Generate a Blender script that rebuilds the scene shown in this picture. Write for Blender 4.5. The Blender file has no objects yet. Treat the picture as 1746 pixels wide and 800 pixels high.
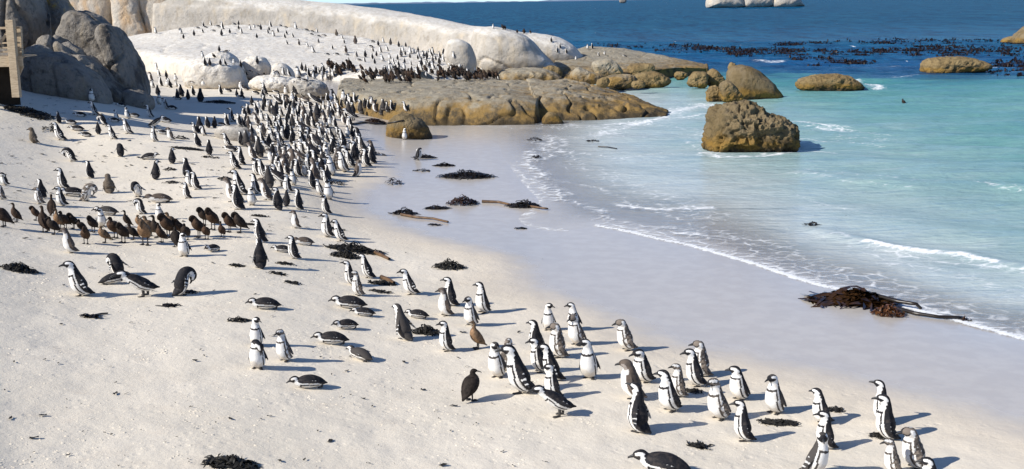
import bpy, bmesh, math, random
import numpy as np
from mathutils import Vector, Matrix, Euler
from mathutils.bvhtree import BVHTree
from mathutils.kdtree import KDTree

random.seed(7)
RNG = np.random.default_rng(7)
scene = bpy.context.scene
COL = scene.collection

# ------------------------------------------------------------------ camera
FPX, CX, CY = 1950.0, 873.0, 400.0
CAM = Vector((0, 0, 6.5))
PITCH = math.atan(397 / FPX)
ROLL = math.radians(-0.9)
ROT = Matrix.Rotation(math.pi / 2 - PITCH, 3, 'X') @ Matrix.Rotation(ROLL, 3, 'Z')
cam = bpy.data.cameras.new('camera')
cam.sensor_width = 36.0
cam.lens = 36.0 * FPX / 1746.0
cam.clip_start = 0.1
cam.clip_end = 80000
camo = bpy.data.objects.new('camera', cam)
camo.matrix_world = Matrix.Translation(CAM) @ ROT.to_4x4()
COL.objects.link(camo)
scene.camera = camo

# ------------------------------------------------------------------ light
SUN_AZ, SUN_EL = math.radians(26), math.radians(34)      # light travels to the right and a little away
LIGHT = Vector((math.cos(SUN_AZ) * math.cos(SUN_EL), math.sin(SUN_AZ) * math.cos(SUN_EL), -math.sin(SUN_EL)))
world = bpy.data.worlds.new('World')
scene.world = world
world.use_nodes = True
wn = world.node_tree.nodes
wl = world.node_tree.links
sky = wn.new('ShaderNodeTexSky')
sky.sky_type = 'NISHITA'
sky.sun_disc = False
sky.sun_elevation = SUN_EL
sky.sun_rotation = math.atan2(-LIGHT.x, -LIGHT.y)
sky.air_density = 0.5
sky.dust_density = 0.15
sky.ozone_density = 5.0
wn['Background'].inputs['Strength'].default_value = 0.13
wl.new(sky.outputs[0], wn['Background'].inputs['Color'])
sun = bpy.data.lights.new('sun', 'SUN')
sun.energy = 4.6
sun.angle = math.radians(0.5)
sun.color = (1.0, 0.955, 0.88)
suno = bpy.data.objects.new('sun', sun)
suno.rotation_euler = LIGHT.to_track_quat('-Z', 'Y').to_euler()
suno.location = (-20, -10, 40)
COL.objects.link(suno)
scene.view_settings.view_transform = 'Standard'
scene.view_settings.look = 'None'
scene.view_settings.exposure = 0.45
scene.view_settings.gamma = 1.0

# ------------------------------------------------------------------ helpers
def ray(px, py):
    return (ROT @ Vector(((px - CX) / FPX, -(py - CY) / FPX, -1.0))).normalized()
def at(px, py, z):
    d = ray(px, py)
    t = (z - CAM.z) / d.z
    return CAM + d * t
def aty(px, py, y):
    d = ray(px, py)
    return CAM + d * (y / d.y)

def _hash(ix, iy, iz):
    h = (ix.astype(np.int64) * 374761393 + iy.astype(np.int64) * 668265263 + iz.astype(np.int64) * 2147483647) & 0xffffffff
    h = ((h ^ (h >> 13)) * 1274126177) & 0xffffffff
    h = (h ^ (h >> 16)) & 0xffffffff
    return h / 4294967295.0
def vnoise(p):
    p = np.asarray(p, float)
    f = np.floor(p)
    i = f.astype(np.int64)
    t = p - f
    t = t * t * (3 - 2 * t)
    r = 0
    for a in (0, 1):
        for b in (0, 1):
            for c in (0, 1):
                w = (t[:, 0] if a else 1 - t[:, 0]) * (t[:, 1] if b else 1 - t[:, 1]) * (t[:, 2] if c else 1 - t[:, 2])
                r = r + w * _hash(i[:, 0] + a, i[:, 1] + b, i[:, 2] + c)
    return r * 2 - 1
def fbm(p, octv=4, gain=0.5):
    p = np.asarray(p, float)
    s, a, tot = 0, 1.0, 0.0
    for k in range(octv):
        s = s + a * vnoise(p * (2.03 ** k) + 17.3 * k)
        tot += a
        a *= gain
    return s / tot

def mesh_np(name, verts, faces, smooth=True):
    me = bpy.data.meshes.new(name)
    verts = np.asarray(verts, np.float32)
    faces = np.asarray(faces, np.int32)
    me.vertices.add(len(verts))
    me.vertices.foreach_set('co', verts.ravel())
    k = faces.shape[1]
    me.loops.add(faces.size)
    me.loops.foreach_set('vertex_index', faces.ravel())
    me.polygons.add(len(faces))
    me.polygons.foreach_set('loop_start', np.arange(0, faces.size, k, dtype=np.int32))
    me.polygons.foreach_set('loop_total', np.full(len(faces), k, np.int32))
    me.update(calc_edges=True)
    me.validate()
    if smooth:
        me.shade_smooth()
    return me
def fattr(me, name, vals):
    a = me.attributes.new(name, 'FLOAT', 'POINT')
    a.data.foreach_set('value', np.asarray(vals, np.float32))
def cattr(me, name, cols):
    cols = np.asarray(cols, np.float32)
    if cols.shape[1] == 3:
        cols = np.hstack([cols, np.ones((len(cols), 1), np.float32)])
    a = me.attributes.new(name, 'FLOAT_COLOR', 'POINT')
    a.data.foreach_set('color', cols.ravel())
def link(name, me, mat=None, parent=None, label=None, cat=None, group=None, kind=None):
    o = bpy.data.objects.new(name, me)
    if mat is not None and me is not None and not me.materials:
        me.materials.append(mat)
    COL.objects.link(o)
    if parent is not None:
        o.parent = parent
    if label: o['label'] = label
    if cat: o['category'] = cat
    if group: o['group'] = group
    if kind: o['kind'] = kind
    return o
def empty(name, loc, label=None, cat=None, group=None):
    o = link(name, None, label=label, cat=cat, group=group)
    o.location = loc
    return o
def recenter(me, o_loc):
    n = len(me.vertices)
    a = np.empty(n * 3, np.float32)
    me.vertices.foreach_get('co', a)
    a = a.reshape(-1, 3) - np.array(o_loc, np.float32)
    me.vertices.foreach_set('co', a.ravel())
    me.update()

# ------------------------------------------------------------------ materials
class NT:
    def __init__(self, name):
        self.m = bpy.data.materials.new(name)
        self.m.use_nodes = True
        self.t = self.m.node_tree
        self.t.nodes.clear()
        self.out = self.n('ShaderNodeOutputMaterial')
    def n(self, typ, **kw):
        x = self.t.nodes.new(typ)
        for k, v in kw.items():
            setattr(x, k, v)
        return x
    def put(self, sock, v):
        if hasattr(v, 'is_linked') or hasattr(v, 'links'):
            self.t.links.new(v, sock)
        else:
            if sock.type == 'RGBA' and len(v) == 3:
                v = (*v, 1)
            sock.default_value = v
    def pos(self):
        return self.n('ShaderNodeNewGeometry').outputs['Position']
    def obj(self):
        return self.n('ShaderNodeTexCoord').outputs['Object']
    def noise(self, vec, scale, detail=4, rough=0.55, dist=0.0):
        x = self.n('ShaderNodeTexNoise')
        self.put(x.inputs['Vector'], vec)
        x.inputs['Scale'].default_value = scale
        x.inputs['Detail'].default_value = detail
        x.inputs['Roughness'].default_value = rough
        x.inputs['Distortion'].default_value = dist
        return x.outputs['Fac']
    def scale(self, vec, s):
        x = self.n('ShaderNodeVectorMath', operation='MULTIPLY')
        self.put(x.inputs[0], vec)
        x.inputs[1].default_value = s
        return x.outputs[0]
    def rng(self, v, a, b, c=0.0, d=1.0, smooth=True):
        x = self.n('ShaderNodeMapRange')
        if smooth: x.interpolation_type = 'SMOOTHSTEP'
        self.put(x.inputs[0], v)
        for i, q in enumerate((a, b, c, d)):
            self.put(x.inputs[1 + i], q)
        return x.outputs[0]
    def math(self, op, a, b=0.0, clamp=False):
        x = self.n('ShaderNodeMath', operation=op, use_clamp=clamp)
        self.put(x.inputs[0], a)
        self.put(x.inputs[1], b)
        return x.outputs[0]
    def mix(self, f, a, b):
        x = self.n('ShaderNodeMix', data_type='RGBA')
        self.put(x.inputs[0], f)
        self.put(x.inputs[6], a)
        self.put(x.inputs[7], b)
        return x.outputs[2]
    def attr(self, name, out='Fac'):
        x = self.n('ShaderNodeAttribute', attribute_name=name)
        return x.outputs[out]
    def bump(self, h, strength, dist):
        x = self.n('ShaderNodeBump')
        x.inputs['Strength'].default_value = strength
        x.inputs['Distance'].default_value = dist
        self.put(x.inputs['Height'], h)
        return x.outputs[0]
    def bsdf(self, color, rough=0.8, normal=None, spec=0.3):
        x = self.n('ShaderNodeBsdfPrincipled')
        self.put(x.inputs['Base Color'], color)
        self.put(x.inputs['Roughness'], rough)
        self.put(x.inputs['Specular IOR Level'], spec)
        if normal is not None:
            self.put(x.inputs['Normal'], normal)
        return x.outputs[0]
    def done(self, sh):
        self.t.links.new(sh, self.out.inputs[0])
        return self.m

def sand_mat():
    k = NT('sand')
    p = k.pos()
    big = k.noise(p, 0.35, 4)
    mid = k.noise(p, 2.2, 5, 0.6)
    fine = k.noise(p, 26, 4, 0.75)
    grain = k.noise(p, 110, 2, 0.8)
    dry = k.mix(k.rng(big, .35, .65), (.70, .63, .515), (.745, .672, .555))
    dry = k.mix(k.rng(mid, .52, .72, 0, .28), dry, (.63, .54, .43))
    dry = k.mix(k.rng(fine, .58, .74, 0, .42), dry, (.48, .41, .33))
    dry = k.mix(k.rng(grain, .64, .78, 0, .45), dry, (.33, .28, .23))
    wsd = k.attr('wet')                      # metres past the damp line, + toward the sea
    wn_ = k.math('ADD', wsd, k.math('MULTIPLY', k.math('SUBTRACT', k.noise(p, 1.3, 4), .5), .9))
    wet = k.rng(wn_, -.95, .85)
    damp = k.rng(wn_, -2.4, -.2, 0, .4)
    wcol = k.mix(k.rng(mid, .4, .65), (.50, .455, .40), (.54, .495, .435))
    c = k.mix(damp, dry, (.60, .50, .38))
    c = k.mix(wet, c, wcol)
    rough = k.rng(wet, 0, 1, .95, .24, False)
    vo = k.n('ShaderNodeTexVoronoi', feature='F1')
    vo.inputs['Scale'].default_value = 4.5
    k.put(vo.inputs['Vector'], p)
    dents = k.math('MULTIPLY', k.rng(vo.outputs['Distance'], .10, .32, -1, 0), k.rng(k.noise(p, .8, 3), .40, .56))
    h = k.math('ADD', k.math('MULTIPLY', k.noise(p, 9, 3, .5), .35), k.math('ADD', k.math('MULTIPLY', k.noise(p, 2.0, 2, .4), 1.0), k.math('MULTIPLY', fine, .30)))
    h = k.math('ADD', h, k.math('MULTIPLY', dents, .24))
    h = k.math('MULTIPLY', h, k.rng(wet, 0, 1, 1, .12, False))
    nb = k.bump(h, .5, .05)
    return k.done(k.bsdf(c, rough, nb, k.rng(wet, 0, 1, .12, .36, False)))

def rock_mat(name, base=(.36, .33, .29), dark=(.17, .155, .14), light=(.5, .46, .4), guano=0.0, algae=None, tint=None,
             tint_amt=0.0, streak=0.0, rough_scale=1.0, lichen=0.0, blotch=0.0, relief=.9):
    k = NT(name)
    p = k.pos()
    n1 = k.noise(p, .55 * rough_scale, 5, .6)
    n2 = k.noise(p, 3.0 * rough_scale, 6, .68)
    n3 = k.noise(p, 14 * rough_scale, 4, .7)
    c = k.mix(k.rng(n1, .35, .65), base, light)
    c = k.mix(k.rng(n2, .5, .72, 0, .75), c, dark)
    c = k.mix(k.rng(n3, .6, .75, 0, .5), c, dark)
    if tint:
        c = k.mix(k.rng(k.noise(k.scale(p, (1, 1, .35)), .9, 4), .5 - .25 * tint_amt, .72, 0, .85), c, tint)
    if blotch:
        c = k.mix(k.rng(k.noise(k.scale(p, (1, 1, .6)), .7, 5, .65), .52, .66, 0, blotch), c, (.05, .044, .04))
    if streak:
        s = k.noise(k.scale(p, (1.6, 1.6, .18)), 1.4, 5, .62)
        c = k.mix(k.rng(s, .48, .70, 0, streak), c, (.30, .24, .16))
    sep = k.n('ShaderNodeSeparateXYZ')
    k.put(sep.inputs[0], p)
    z = sep.outputs[2]
    if guano:
        nm = k.n('ShaderNodeSeparateXYZ')
        k.put(nm.inputs[0], k.n('ShaderNodeNewGeometry').outputs['Normal'])
        g = k.math('ADD', nm.outputs[2], k.math('MULTIPLY', k.math('SUBTRACT', n1, .5), 1.3))
        g = k.math('ADD', g, k.math('MULTIPLY', k.math('SUBTRACT', n2, .5), .7))
        c = k.mix(k.rng(g, .72 - guano * .95, 1.15 - guano * .95, 0, .93), c,
                  k.mix(k.rng(n2, .38, .66), (.75, .715, .645), (.58, .52, .43)))
    if lichen:
        c = k.mix(k.rng(k.noise(p, 1.3, 5, .65), .60 - lichen * .1, .68, 0, .9), c, (.55, .33, .03))
    if algae:
        zz = k.math('ADD', z, k.math('MULTIPLY', k.math('SUBTRACT', k.noise(p, 1.6, 5, .65), .5), algae * 1.3))
        c = k.mix(k.rng(zz, algae * 1.15, algae * .5, 0, .85), c, k.mix(k.rng(k.noise(p, .9, 4, .6), .44, .58), (.25, .145, .03), k.mix(k.rng(n2, .42, .6), (.16, .095, .026), (.05, .036, .018))))
        c = k.mix(k.rng(zz, algae * .32, .02, 0, .85), c, (.05, .04, .026))
    h = k.math('ADD', k.math('MULTIPLY', n2, 1.0), k.math('MULTIPLY', n3, .45))
    nb = k.bump(h, relief, .19 / rough_scale)
    return k.done(k.bsdf(c, .88, nb, .2))

def water_mat():
    k = NT('sea_water')
    p = k.pos()
    dep = k.attr('depth')
    foam_a = k.attr('foam')
    far = k.attr('far')
    nz = k.noise(k.scale(p, (.5, 1.0, 1)), .22, 4, .6)
    d2 = k.math('ADD', dep, k.math('MULTIPLY', k.math('SUBTRACT', nz, .5), k.math("MULTIPLY", dep, .95)))
    ramp = k.n('ShaderNodeValToRGB')
    k.put(ramp.inputs[0], k.math('DIVIDE', d2, 8.0))
    els = ramp.color_ramp.elements
    stops = [(0, (.60, .585, .54)), (.04, (.47, .53, .52)), (.09, (.29, .42, .40)), (.18, (.145, .32, .30)), (.29, (.07, .235, .24)),
             (.42, (.016, .080, .165)), (.62, (.004, .075, .20)), (1, (.003, .095, .205))]
    els[0].position, els[0].color = stops[0][0], (*stops[0][1], 1)
    els[1].position, els[1].color = stops[-1][0], (*stops[-1][1], 1)
    for s, c in stops[1:-1]:
        e = els.new(s)
        e.color = (*c, 1)
    col = ramp.outputs[0]
    # light and dark of ruffled waves, painted into the water colour
    ruf = k.noise(k.scale(p, (.25, 1.0, 1)), .09, 5, .7)
    ruf2 = k.noise(k.scale(p, (.35, 1.0, 1)), .9, 5, .7)
    col = k.mix(k.rng(ruf2, .42, .70, 0, .45), col, k.mix(.55, col, (.03, .14, .22)))
    ruf3 = k.noise(k.scale(p, (.22, 1.0, 1)), .30, 5, .72)
    fk = k.rng(dep, 2.5, 4.5)
    col = k.mix(k.math('MULTIPLY', k.rng(ruf3, .42, .66), k.math('MULTIPLY', fk, .6)), col, (.002, .026, .085))
    col = k.mix(k.math('MULTIPLY', k.rng(ruf, .56, .74), k.math('MULTIPLY', fk, .5)), col, (.02, .13, .235))
    w1 = k.noise(k.scale(p, (.42, .075, 1)), 1.0, 5, .75)
    w2 = k.noise(k.scale(p, (.10, .016, 1)), 1.0, 5, .75)
    col = k.mix(k.math('MULTIPLY', k.rng(w1, .45, .62), k.math('MULTIPLY', fk, .80)), col, (.001, .024, .075))
    col = k.mix(k.math('MULTIPLY', k.rng(w2, .46, .62), k.math('MULTIPLY', fk, .40)), col, (.016, .125, .22))
    lit = k.noise(k.scale(p, (.30, 1.0, 1)), .75, 5, .7)
    col = k.mix(k.math('MULTIPLY', k.rng(lit, .54, .72), k.rng(dep, 1.8, .3, 0, .5)), col, (.56, .62, .62))
    # foam
    f1 = k.noise(k.scale(p, (1, 1, 1)), 2.6, 6, .7, .6)
    vor = k.n('ShaderNodeTexVoronoi', feature='DISTANCE_TO_EDGE')
    wp = k.n('ShaderNodeVectorMath', operation='ADD')
    k.put(wp.inputs[0], k.scale(p, (.8, 1.1, 0)))
    k.put(wp.inputs[1], k.n('ShaderNodeTexNoise').outputs['Color'])
    k.put(wp.inputs[0].node.inputs[0], k.scale(p, (.8, 1.1, 0)))
    k.put(vor.inputs['Vector'], wp.outputs[0])
    vor.inputs['Scale'].default_value = 2.3
    lace = k.rng(vor.outputs['Distance'], .0, .16, 1, 0)
    ff = k.math('ADD', k.math('MULTIPLY', foam_a, 1.0), k.math('MULTIPLY', k.math('SUBTRACT', f1, .5), 1.15))
    ff = k.math('ADD', ff, k.math('MULTIPLY', k.math('SUBTRACT', lace, .3), .28))
    foam = k.rng(ff, .36, .98, 0, .92)
    foam = k.math('MULTIPLY', foam, k.rng(foam_a, .02, .12))
    # whitecaps on the open sea
    cap = k.noise(k.scale(p, (.40, .045, 1)), .9, 5, .7)
    cap = k.math('MULTIPLY', k.rng(cap, .69, .73), k.rng(dep, 3, 6))
    foam = k.math('MAXIMUM', foam, cap)
    # ripples
    r1 = k.noise(k.scale(p, (.55, 1.25, 1)), 2.4, 5, .62, .3)
    r2 = k.noise(k.scale(p, (.4, 1.1, 1)), .42, 5, .65, .3)
    r3 = k.noise(k.scale(p, (.4, 1.2, 1)), .07, 5, .65)
    hn = k.math('ADD', k.math('MULTIPLY', r1, k.rng(far, 0, 1, .11, .30, False)), k.math('MULTIPLY', r2, k.rng(far, 0, 1, .30, 1.6, False)))
    hn = k.math('ADD', hn, k.math('MULTIPLY', r3, k.rng(far, 0, 1, 0, 6.0, False)))
    nb = k.bump(hn, .8, 1.0)
    diff = k.n('ShaderNodeBsdfDiffuse')
    k.put(diff.inputs['Color'], col)
    k.put(diff.inputs['Normal'], nb)
    tr = k.n('ShaderNodeBsdfTransparent')
    m1 = k.n('ShaderNodeMixShader')
    k.put(m1.inputs[0], k.rng(dep, .0, .3, .06, .96))
    k.t.links.new(tr.outputs[0], m1.inputs[1])
    k.t.links.new(diff.outputs[0], m1.inputs[2])
    gl = k.n('ShaderNodeBsdfGlossy')
    gl.inputs['Roughness'].default_value = .16
    gl.inputs['Color'].default_value = (.9, .95, 1, 1)
    k.put(gl.inputs['Normal'], nb)
    fr = k.n('ShaderNodeFresnel')
    fr.inputs['IOR'].default_value = 1.33
    k.put(fr.inputs['Normal'], nb)
    m2 = k.n('ShaderNodeMixShader')
    k.put(m2.inputs[0], k.math('MULTIPLY', fr.outputs[0], k.math('MULTIPLY', k.rng(far, 0, 1, .45, .06, False), k.rng(dep, .0, .07)), True))
    k.t.links.new(m1.outputs[0], m2.inputs[1])
    k.t.links.new(gl.outputs[0], m2.inputs[2])
    fd = k.n('ShaderNodeBsdfDiffuse')
    fd.inputs['Color'].default_value = (.82, .83, .83, 1)
    m3 = k.n('ShaderNodeMixShader')
    k.put(m3.inputs[0], foam)
    k.t.links.new(m2.outputs[0], m3.inputs[1])
    k.t.links.new(fd.outputs[0], m3.inputs[2])
    return k.done(m3.outputs[0])

def simple_mat(name, col, rough=.7, var=.3, scale=20, spec=.3, bump=0.0):
    k = NT(name)
    n = k.noise(k.obj(), scale, 4, .6)
    c = k.mix(k.rng(n, .35, .7), col, tuple(v * (1 - var) for v in col))
    nb = k.bump(n, .6, bump) if bump else None
    return k.done(k.bsdf(c, rough, nb, spec))
def plumage_mat():
    k = NT('plumage')
    c = k.attr('Col', 'Color')
    n = k.noise(k.obj(), 55, 3, .7)
    c2 = k.mix(k.rng(n, .45, .7, 0, .10), c, (.13, .115, .10))
    nb = k.bump(n, .5, .006)
    return k.done(k.bsdf(c2, .7, nb, .10))
def wood_mat():
    k = NT('weathered_wood')
    p = k.pos()
    g = k.noise(k.scale(p, (1, 1, 9)), 5, 5, .6)
    c = k.mix(k.rng(g, .35, .7), (.47, .37, .25), (.29, .22, .145))
    return k.done(k.bsdf(c, .85, k.bump(g, .5, .01), .2))

M = dict(
    sand=sand_mat(), water=water_mat(), plumage=plumage_mat(), wood=wood_mat(),
    white=rock_mat('guano_granite', (.56, .515, .445), (.40, .355, .29), (.62, .58, .52), guano=.40, relief=.45, streak=.42, tint=(.68, .58, .44), tint_amt=.15),
    whale=rock_mat('pale_granite', (.44, .40, .34), (.31, .275, .225), (.51, .465, .40), guano=.20, relief=.5, blotch=.18, streak=.40, tint=(.6, .5, .36), tint_amt=.1),
    cliff=rock_mat('ochre_granite', (.46, .42, .36), (.28, .25, .21), (.54, .48, .4), guano=.05, tint=(.56, .36, .18), tint_amt=.35, streak=.35),
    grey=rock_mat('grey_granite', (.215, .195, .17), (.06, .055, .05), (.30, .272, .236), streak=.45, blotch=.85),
    lichen=rock_mat('lichen_granite', (.22, .20, .175), (.07, .065, .06), (.31, .28, .245), lichen=1.0),
    tide=rock_mat('tidal_granite', (.30, .26, .19), (.14, .11, .07), (.37, .33, .25), guano=0, relief=.6, algae=1.35, streak=.6),
    tide2=rock_mat('weedy_granite', (.165, .12, .058), (.05, .037, .02), (.225, .17, .095), guano=.0, algae=.8, streak=.35),
    brown=rock_mat('brown_rock', (.21, .145, .065), (.07, .052, .028), (.28, .205, .10), algae=.5),
    beach=rock_mat('beach_granite', (.34, .31, .27), (.17, .15, .13), (.42, .39, .34), guano=.05, rough_scale=3),
    kelp=simple_mat('kelp', (.020, .014, .009), .38, .5, 9, .5),
    kelp_red=simple_mat('kelp_red', (.052, .025, .010), .25, .85, 3, .6),
    kelp_rust=simple_mat('kelp_rust', (.15, .06, .02), .36, .8, 9, .45),
    kelp_float=simple_mat('kelp_float', (.022, .011, .007), .5, .6, 9, .3),
    gloom=simple_mat('underdeck_shade', (.03, .025, .02), .95, .3, 4, .05),  # near black, stands in for the shade under the deck
    kelp_dry=simple_mat('dry_kelp', (.030, .027, .022), .6, .5, 9, .3),
    stem=simple_mat('kelp_stem', (.15, .085, .04), .45, .5, 6, .4),
    horn=simple_mat('horn', (.025, .025, .027), .45, .3, 40, .4),
    foot=simple_mat('foot_skin', (.055, .05, .047), .7, .4, 60, .3),
    bushes=simple_mat('milkwood_leaves', (.05, .075, .025), .6, .5, 3, .3),
    bark=simple_mat('bark', (.12, .09, .065), .9, .4, 8, .2),
    coast=simple_mat('hazed_coast', (.16, .22, .32), .95, .3, .001, .05),  # blue grey stands in for haze over the distance
)

# ------------------------------------------------------------------ shore curves (traced where they lie on the sea level plane)
def world_line(pts, z=0.0):
    return np.array([at(x, y, z)[:2] for x, y in pts])
def seg_dist(P, L):
    """distance of the points P to the polyline L and the signed side of the nearest segment"""
    best = np.full(len(P), 1e9)
    side = np.zeros(len(P))
    for a, b in zip(L[:-1], L[1:]):
        d = b - a
        t = np.clip(((P - a) @ d) / (d @ d), 0, 1)
        q = P - (a + t[:, None] * d)
        r = np.hypot(q[:, 0], q[:, 1])
        s = np.sign(d[0] * q[:, 1] - d[1] * q[:, 0])
        m = r < best
        best[m] = r[m]
        side[m] = s[m]
    return best, side
WET = [(560, 196), (618, 205), (600, 235), (640, 262), (655, 300), (600, 325), (590, 345), (610, 365), (660, 385), (700, 400), (780, 420),
       (850, 436), (874, 458), (880, 485), (930, 505), (1000, 530), (1060, 556), (1130, 588), (1250, 612), (1380, 640), (1450, 655),
       (1600, 690), (1746, 735), (1900, 780), (2300, 890)]
SHORE = [(715, 204), (800, 222), (855, 248), (872, 285), (895, 315), (925, 343), (900, 362), (880, 374), (900, 388), (960, 396), (1018, 385),
         (1060, 393), (1120, 407), (1200, 425), (1290, 452), (1380, 482), (1480, 506), (1600, 540), (1746, 578), (1900, 620), (2300, 730)]
CTRL = [(x, y, .0) for x, y in SHORE] + [(x, y, .2) for x, y in WET[3:]] + [
    (140, 503, 1.22), (0, 500, 1.55), (0, 640, 1.4), (0, 800, 1.3), (300, 800, 1.05), (600, 800, .8), (900, 800, .62), (1200, 800, .46),
    (1500, 800, .34), (1746, 800, .26), (300, 640, 1.08), (600, 640, .74), (900, 640, .50), (1100, 650, .38), (437, 457, .92), (265, 303, 1.0),
    (105, 238, 1.6), (0, 238, 1.95), (0, 320, 1.6), (410, 240, 1.0), (530, 240, .72), (520, 330, .6), (600, 280, .38), (620, 470, .5),
    (760, 510, .34), (155, 176, 2.45), (10, 165, 2.95), (60, 168, 2.75), (285, 177, 1.6), (380, 170, 1.5), (480, 190, 1.1), (560, 180, .85), (650, 200, .3),
    (500, 140, 1.4), (285, 132, 1.6), (268, 110, 1.9), (230, 130, 1.9), (400, 125, 1.65), (330, 145, 1.55), (640, 130, 1.2), (760, 135, .9),
    (850, 120, .3), (200, 90, 2.2), (100, 120, 2.3)]
SEA_CTRL = [(1100, 300, -.30), (1250, 330, -.30), (1400, 400, -.32), (1600, 460, -.36), (1746, 470, -.5), (1400, 250, -.85), (1600, 330, -.8), (1746, 320, -1.1),
            (1100, 220, -.42), (1300, 200, -.9), (1746, 200, -1.55), (1500, 165, -1.7), (1200, 150, -1.1), (1330, 150, -1.7), (1746, 140, -2.3),
            (1500, 138, -2.5), (1400, 115, -4.4), (1600, 122, -3.9), (1746, 112, -4.8), (1150, 105, -4.6), (1000, 60, -7), (1400, 60, -8), (1746, 60, -8),
            (950, 230, -.14), (930, 285, -.07), (1000, 340, -.10), (1300, 400, -.16), (1500, 460, -.18)]
_cp = [(*at(x, y, z)[:2], z) for x, y, z in CTRL] + [(*at(x, y, 0)[:2], z) for x, y, z in SEA_CTRL]
_cp = np.array(_cp)
def uv_of(x, y):
    yy = np.maximum(y, 12.5)
    return np.stack([np.clip(x / yy, -.62, .72) * 3.0, np.log(np.minimum(yy, 230.0)) * 1.2], 1)
_cu = uv_of(_cp[:, 0], _cp[:, 1])
def _tps(r2):
    return np.where(r2 > 1e-12, .5 * r2 * np.log(np.maximum(r2, 1e-12)), 0)
_n = len(_cu)
_K = _tps(((_cu[:, None] - _cu[None]) ** 2).sum(-1)) + np.eye(_n) * 2e-3
_P = np.hstack([np.ones((_n, 1)), _cu])
_A = np.block([[_K, _P], [_P.T, np.zeros((3, 3))]])
_W = np.linalg.solve(_A, np.concatenate([_cp[:, 2], np.zeros(3)]))
def ground_z(x, y):
    out = np.empty(len(x))
    for i in range(0, len(x), 40000):
        q = uv_of(x[i:i + 40000], y[i:i + 40000])
        r2 = ((q[:, None] - _cu[None]) ** 2).sum(-1)
        out[i:i + 40000] = _tps(r2) @ _W[:_n] + _W[_n] + q @ _W[_n + 1:]
    return out
WETL, SHOREL = world_line(WET, .2), world_line(SHORE)

def grid_faces(nr, nc):
    i = np.arange(nr * nc).reshape(nr, nc)
    return np.stack([i[:-1, :-1].ravel(), i[:-1, 1:].ravel(), i[1:, 1:].ravel(), i[1:, :-1].ravel()], 1)
def fan_grid(ys, ss):
    ye = np.maximum(ys, 12.0)
    X = ss[None, :] * ye[:, None] * .48
    Y = np.repeat(ys[:, None], len(ss), 1)
    return X.ravel(), Y.ravel()

# ---- the beach: one sheet of sand
ys = np.concatenate([np.linspace(-60, 9, 24), 11 * 1.0065 ** np.arange(350), np.linspace(110, 400, 40)])
ss = np.concatenate([np.linspace(-6, -1.15, 40), np.linspace(-1.1, 1.1, 300), np.linspace(1.15, 4, 20)])
gx, gy = fan_grid(ys, ss)
gz = ground_z(gx, gy)
wd, wsd = seg_dist(np.stack([gx, gy], 1), WETL)
wet = np.where(wsd > 0, wd, -wd)
dryk = np.clip(.5 - wet / 1.6, 0, 1)
lump = fbm(np.stack([gx * .55, gy * .55, gx * 0], 1), 3) * .028 + fbm(np.stack([gx * 2.6, gy * 2.6, gx * 0 + 5], 1), 3) * .018
near = np.clip((45 - gy) / 25, .25, 1)
gz = gz + lump * dryk * near
gz = np.where(gz < -.05, np.maximum(gz, -9), gz)
me = mesh_np('sand', np.stack([gx, gy, gz], 1), grid_faces(len(ys), len(ss)))
fattr(me, 'wet', wet)
sand = link('beach', me, M['sand'], kind='structure', label='white sand beach with a wet grey strip along the waterline')

# ---- the sea: one sheet out to the horizon
ys = np.concatenate([9 * 1.0058 ** np.arange(500), 165 * 1.06 ** np.arange(92)])
ss = np.concatenate([-1.1 - .12 * np.arange(1, 25)[::-1] ** 1.3, np.linspace(-1.1, 1.1, 460), 1.1 + .12 * np.arange(1, 25) ** 1.3])
wx, wy = fan_grid(ys, ss)
P2 = np.stack([wx, wy], 1)
dep = -ground_z(wx, wy)
dep = np.where(wy > 150, 8.0, dep)
blend = np.clip((wy - 120) / 30, 0, 1)
dep = dep * (1 - blend) + 8 * blend
foam = np.zeros(len(wx))
def add_foam(pts, w, amt, jag=0.0):
    global foam
    L = world_line(pts)
    m = (np.abs(wx) < 60) & (wy < 140)
    pp = P2[m]
    pp = pp + np.stack([fbm(np.stack([pp[:, 0] * .9, pp[:, 1] * .9, pp[:, 0] * 0], 1), 3), fbm(np.stack([pp[:, 0] * .9, pp[:, 1] * .9, pp[:, 0] * 0 + 9], 1), 3)], 1) * jag
    r, _ = seg_dist(pp, L)
    v = np.zeros(len(wx))
    v[m] = np.clip(1 - r / w, 0, 1) * amt
    foam = np.maximum(foam, v)
near_edge = SHORE[10:]
add_foam(near_edge, .19, 1.5, .10)
add_foam([(x + 4, y - 4) for x, y in near_edge], .6, .62, .3)
add_foam([(x + 6, y - 9) for x, y in near_edge], .9, .42, .3)
add_foam(SHORE[3:10], .55, .66, .45)
add_foam([(905, 243), (930, 232), (960, 240), (930, 262), (905, 280), (915, 305), (950, 322), (990, 352), (1050, 372), (1130, 392)], .7, .56, .7)
add_foam([(930, 300), (1000, 318), (1080, 345), (1180, 380), (1300, 415)], .35, .52, .6)
add_foam([(1060, 350), (1120, 355), (1200, 352)], .5, .62, .5)
add_foam([(1000, 262), (1060, 270), (1130, 262), (1200, 268)], .5, .5, .6)
add_foam([(1020, 230), (1080, 212), (1140, 200), (1200, 196)], 1.4, .62, 1.0)
add_foam([(1140, 196), (1150, 185), (1200, 180), (1230, 186)], 1.3, .72, .9)
add_foam([(1040, 212), (1110, 208), (1140, 194)], .8, .85, .4)
add_foam([(930, 212), (980, 216), (1060, 216), (1130, 206), (1180, 200)], 2.2, .50, 1.2)
add_foam([(1150, 215), (1200, 222), (1200, 250)], 2.0, .46, 1.2)
add_foam([(780, 214), (860, 216), (930, 220)], .8, .44, .8)
add_foam([(1195, 255), (1230, 266), (1290, 266), (1350, 252), (1420, 262)], .5, .62, .5)
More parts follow.
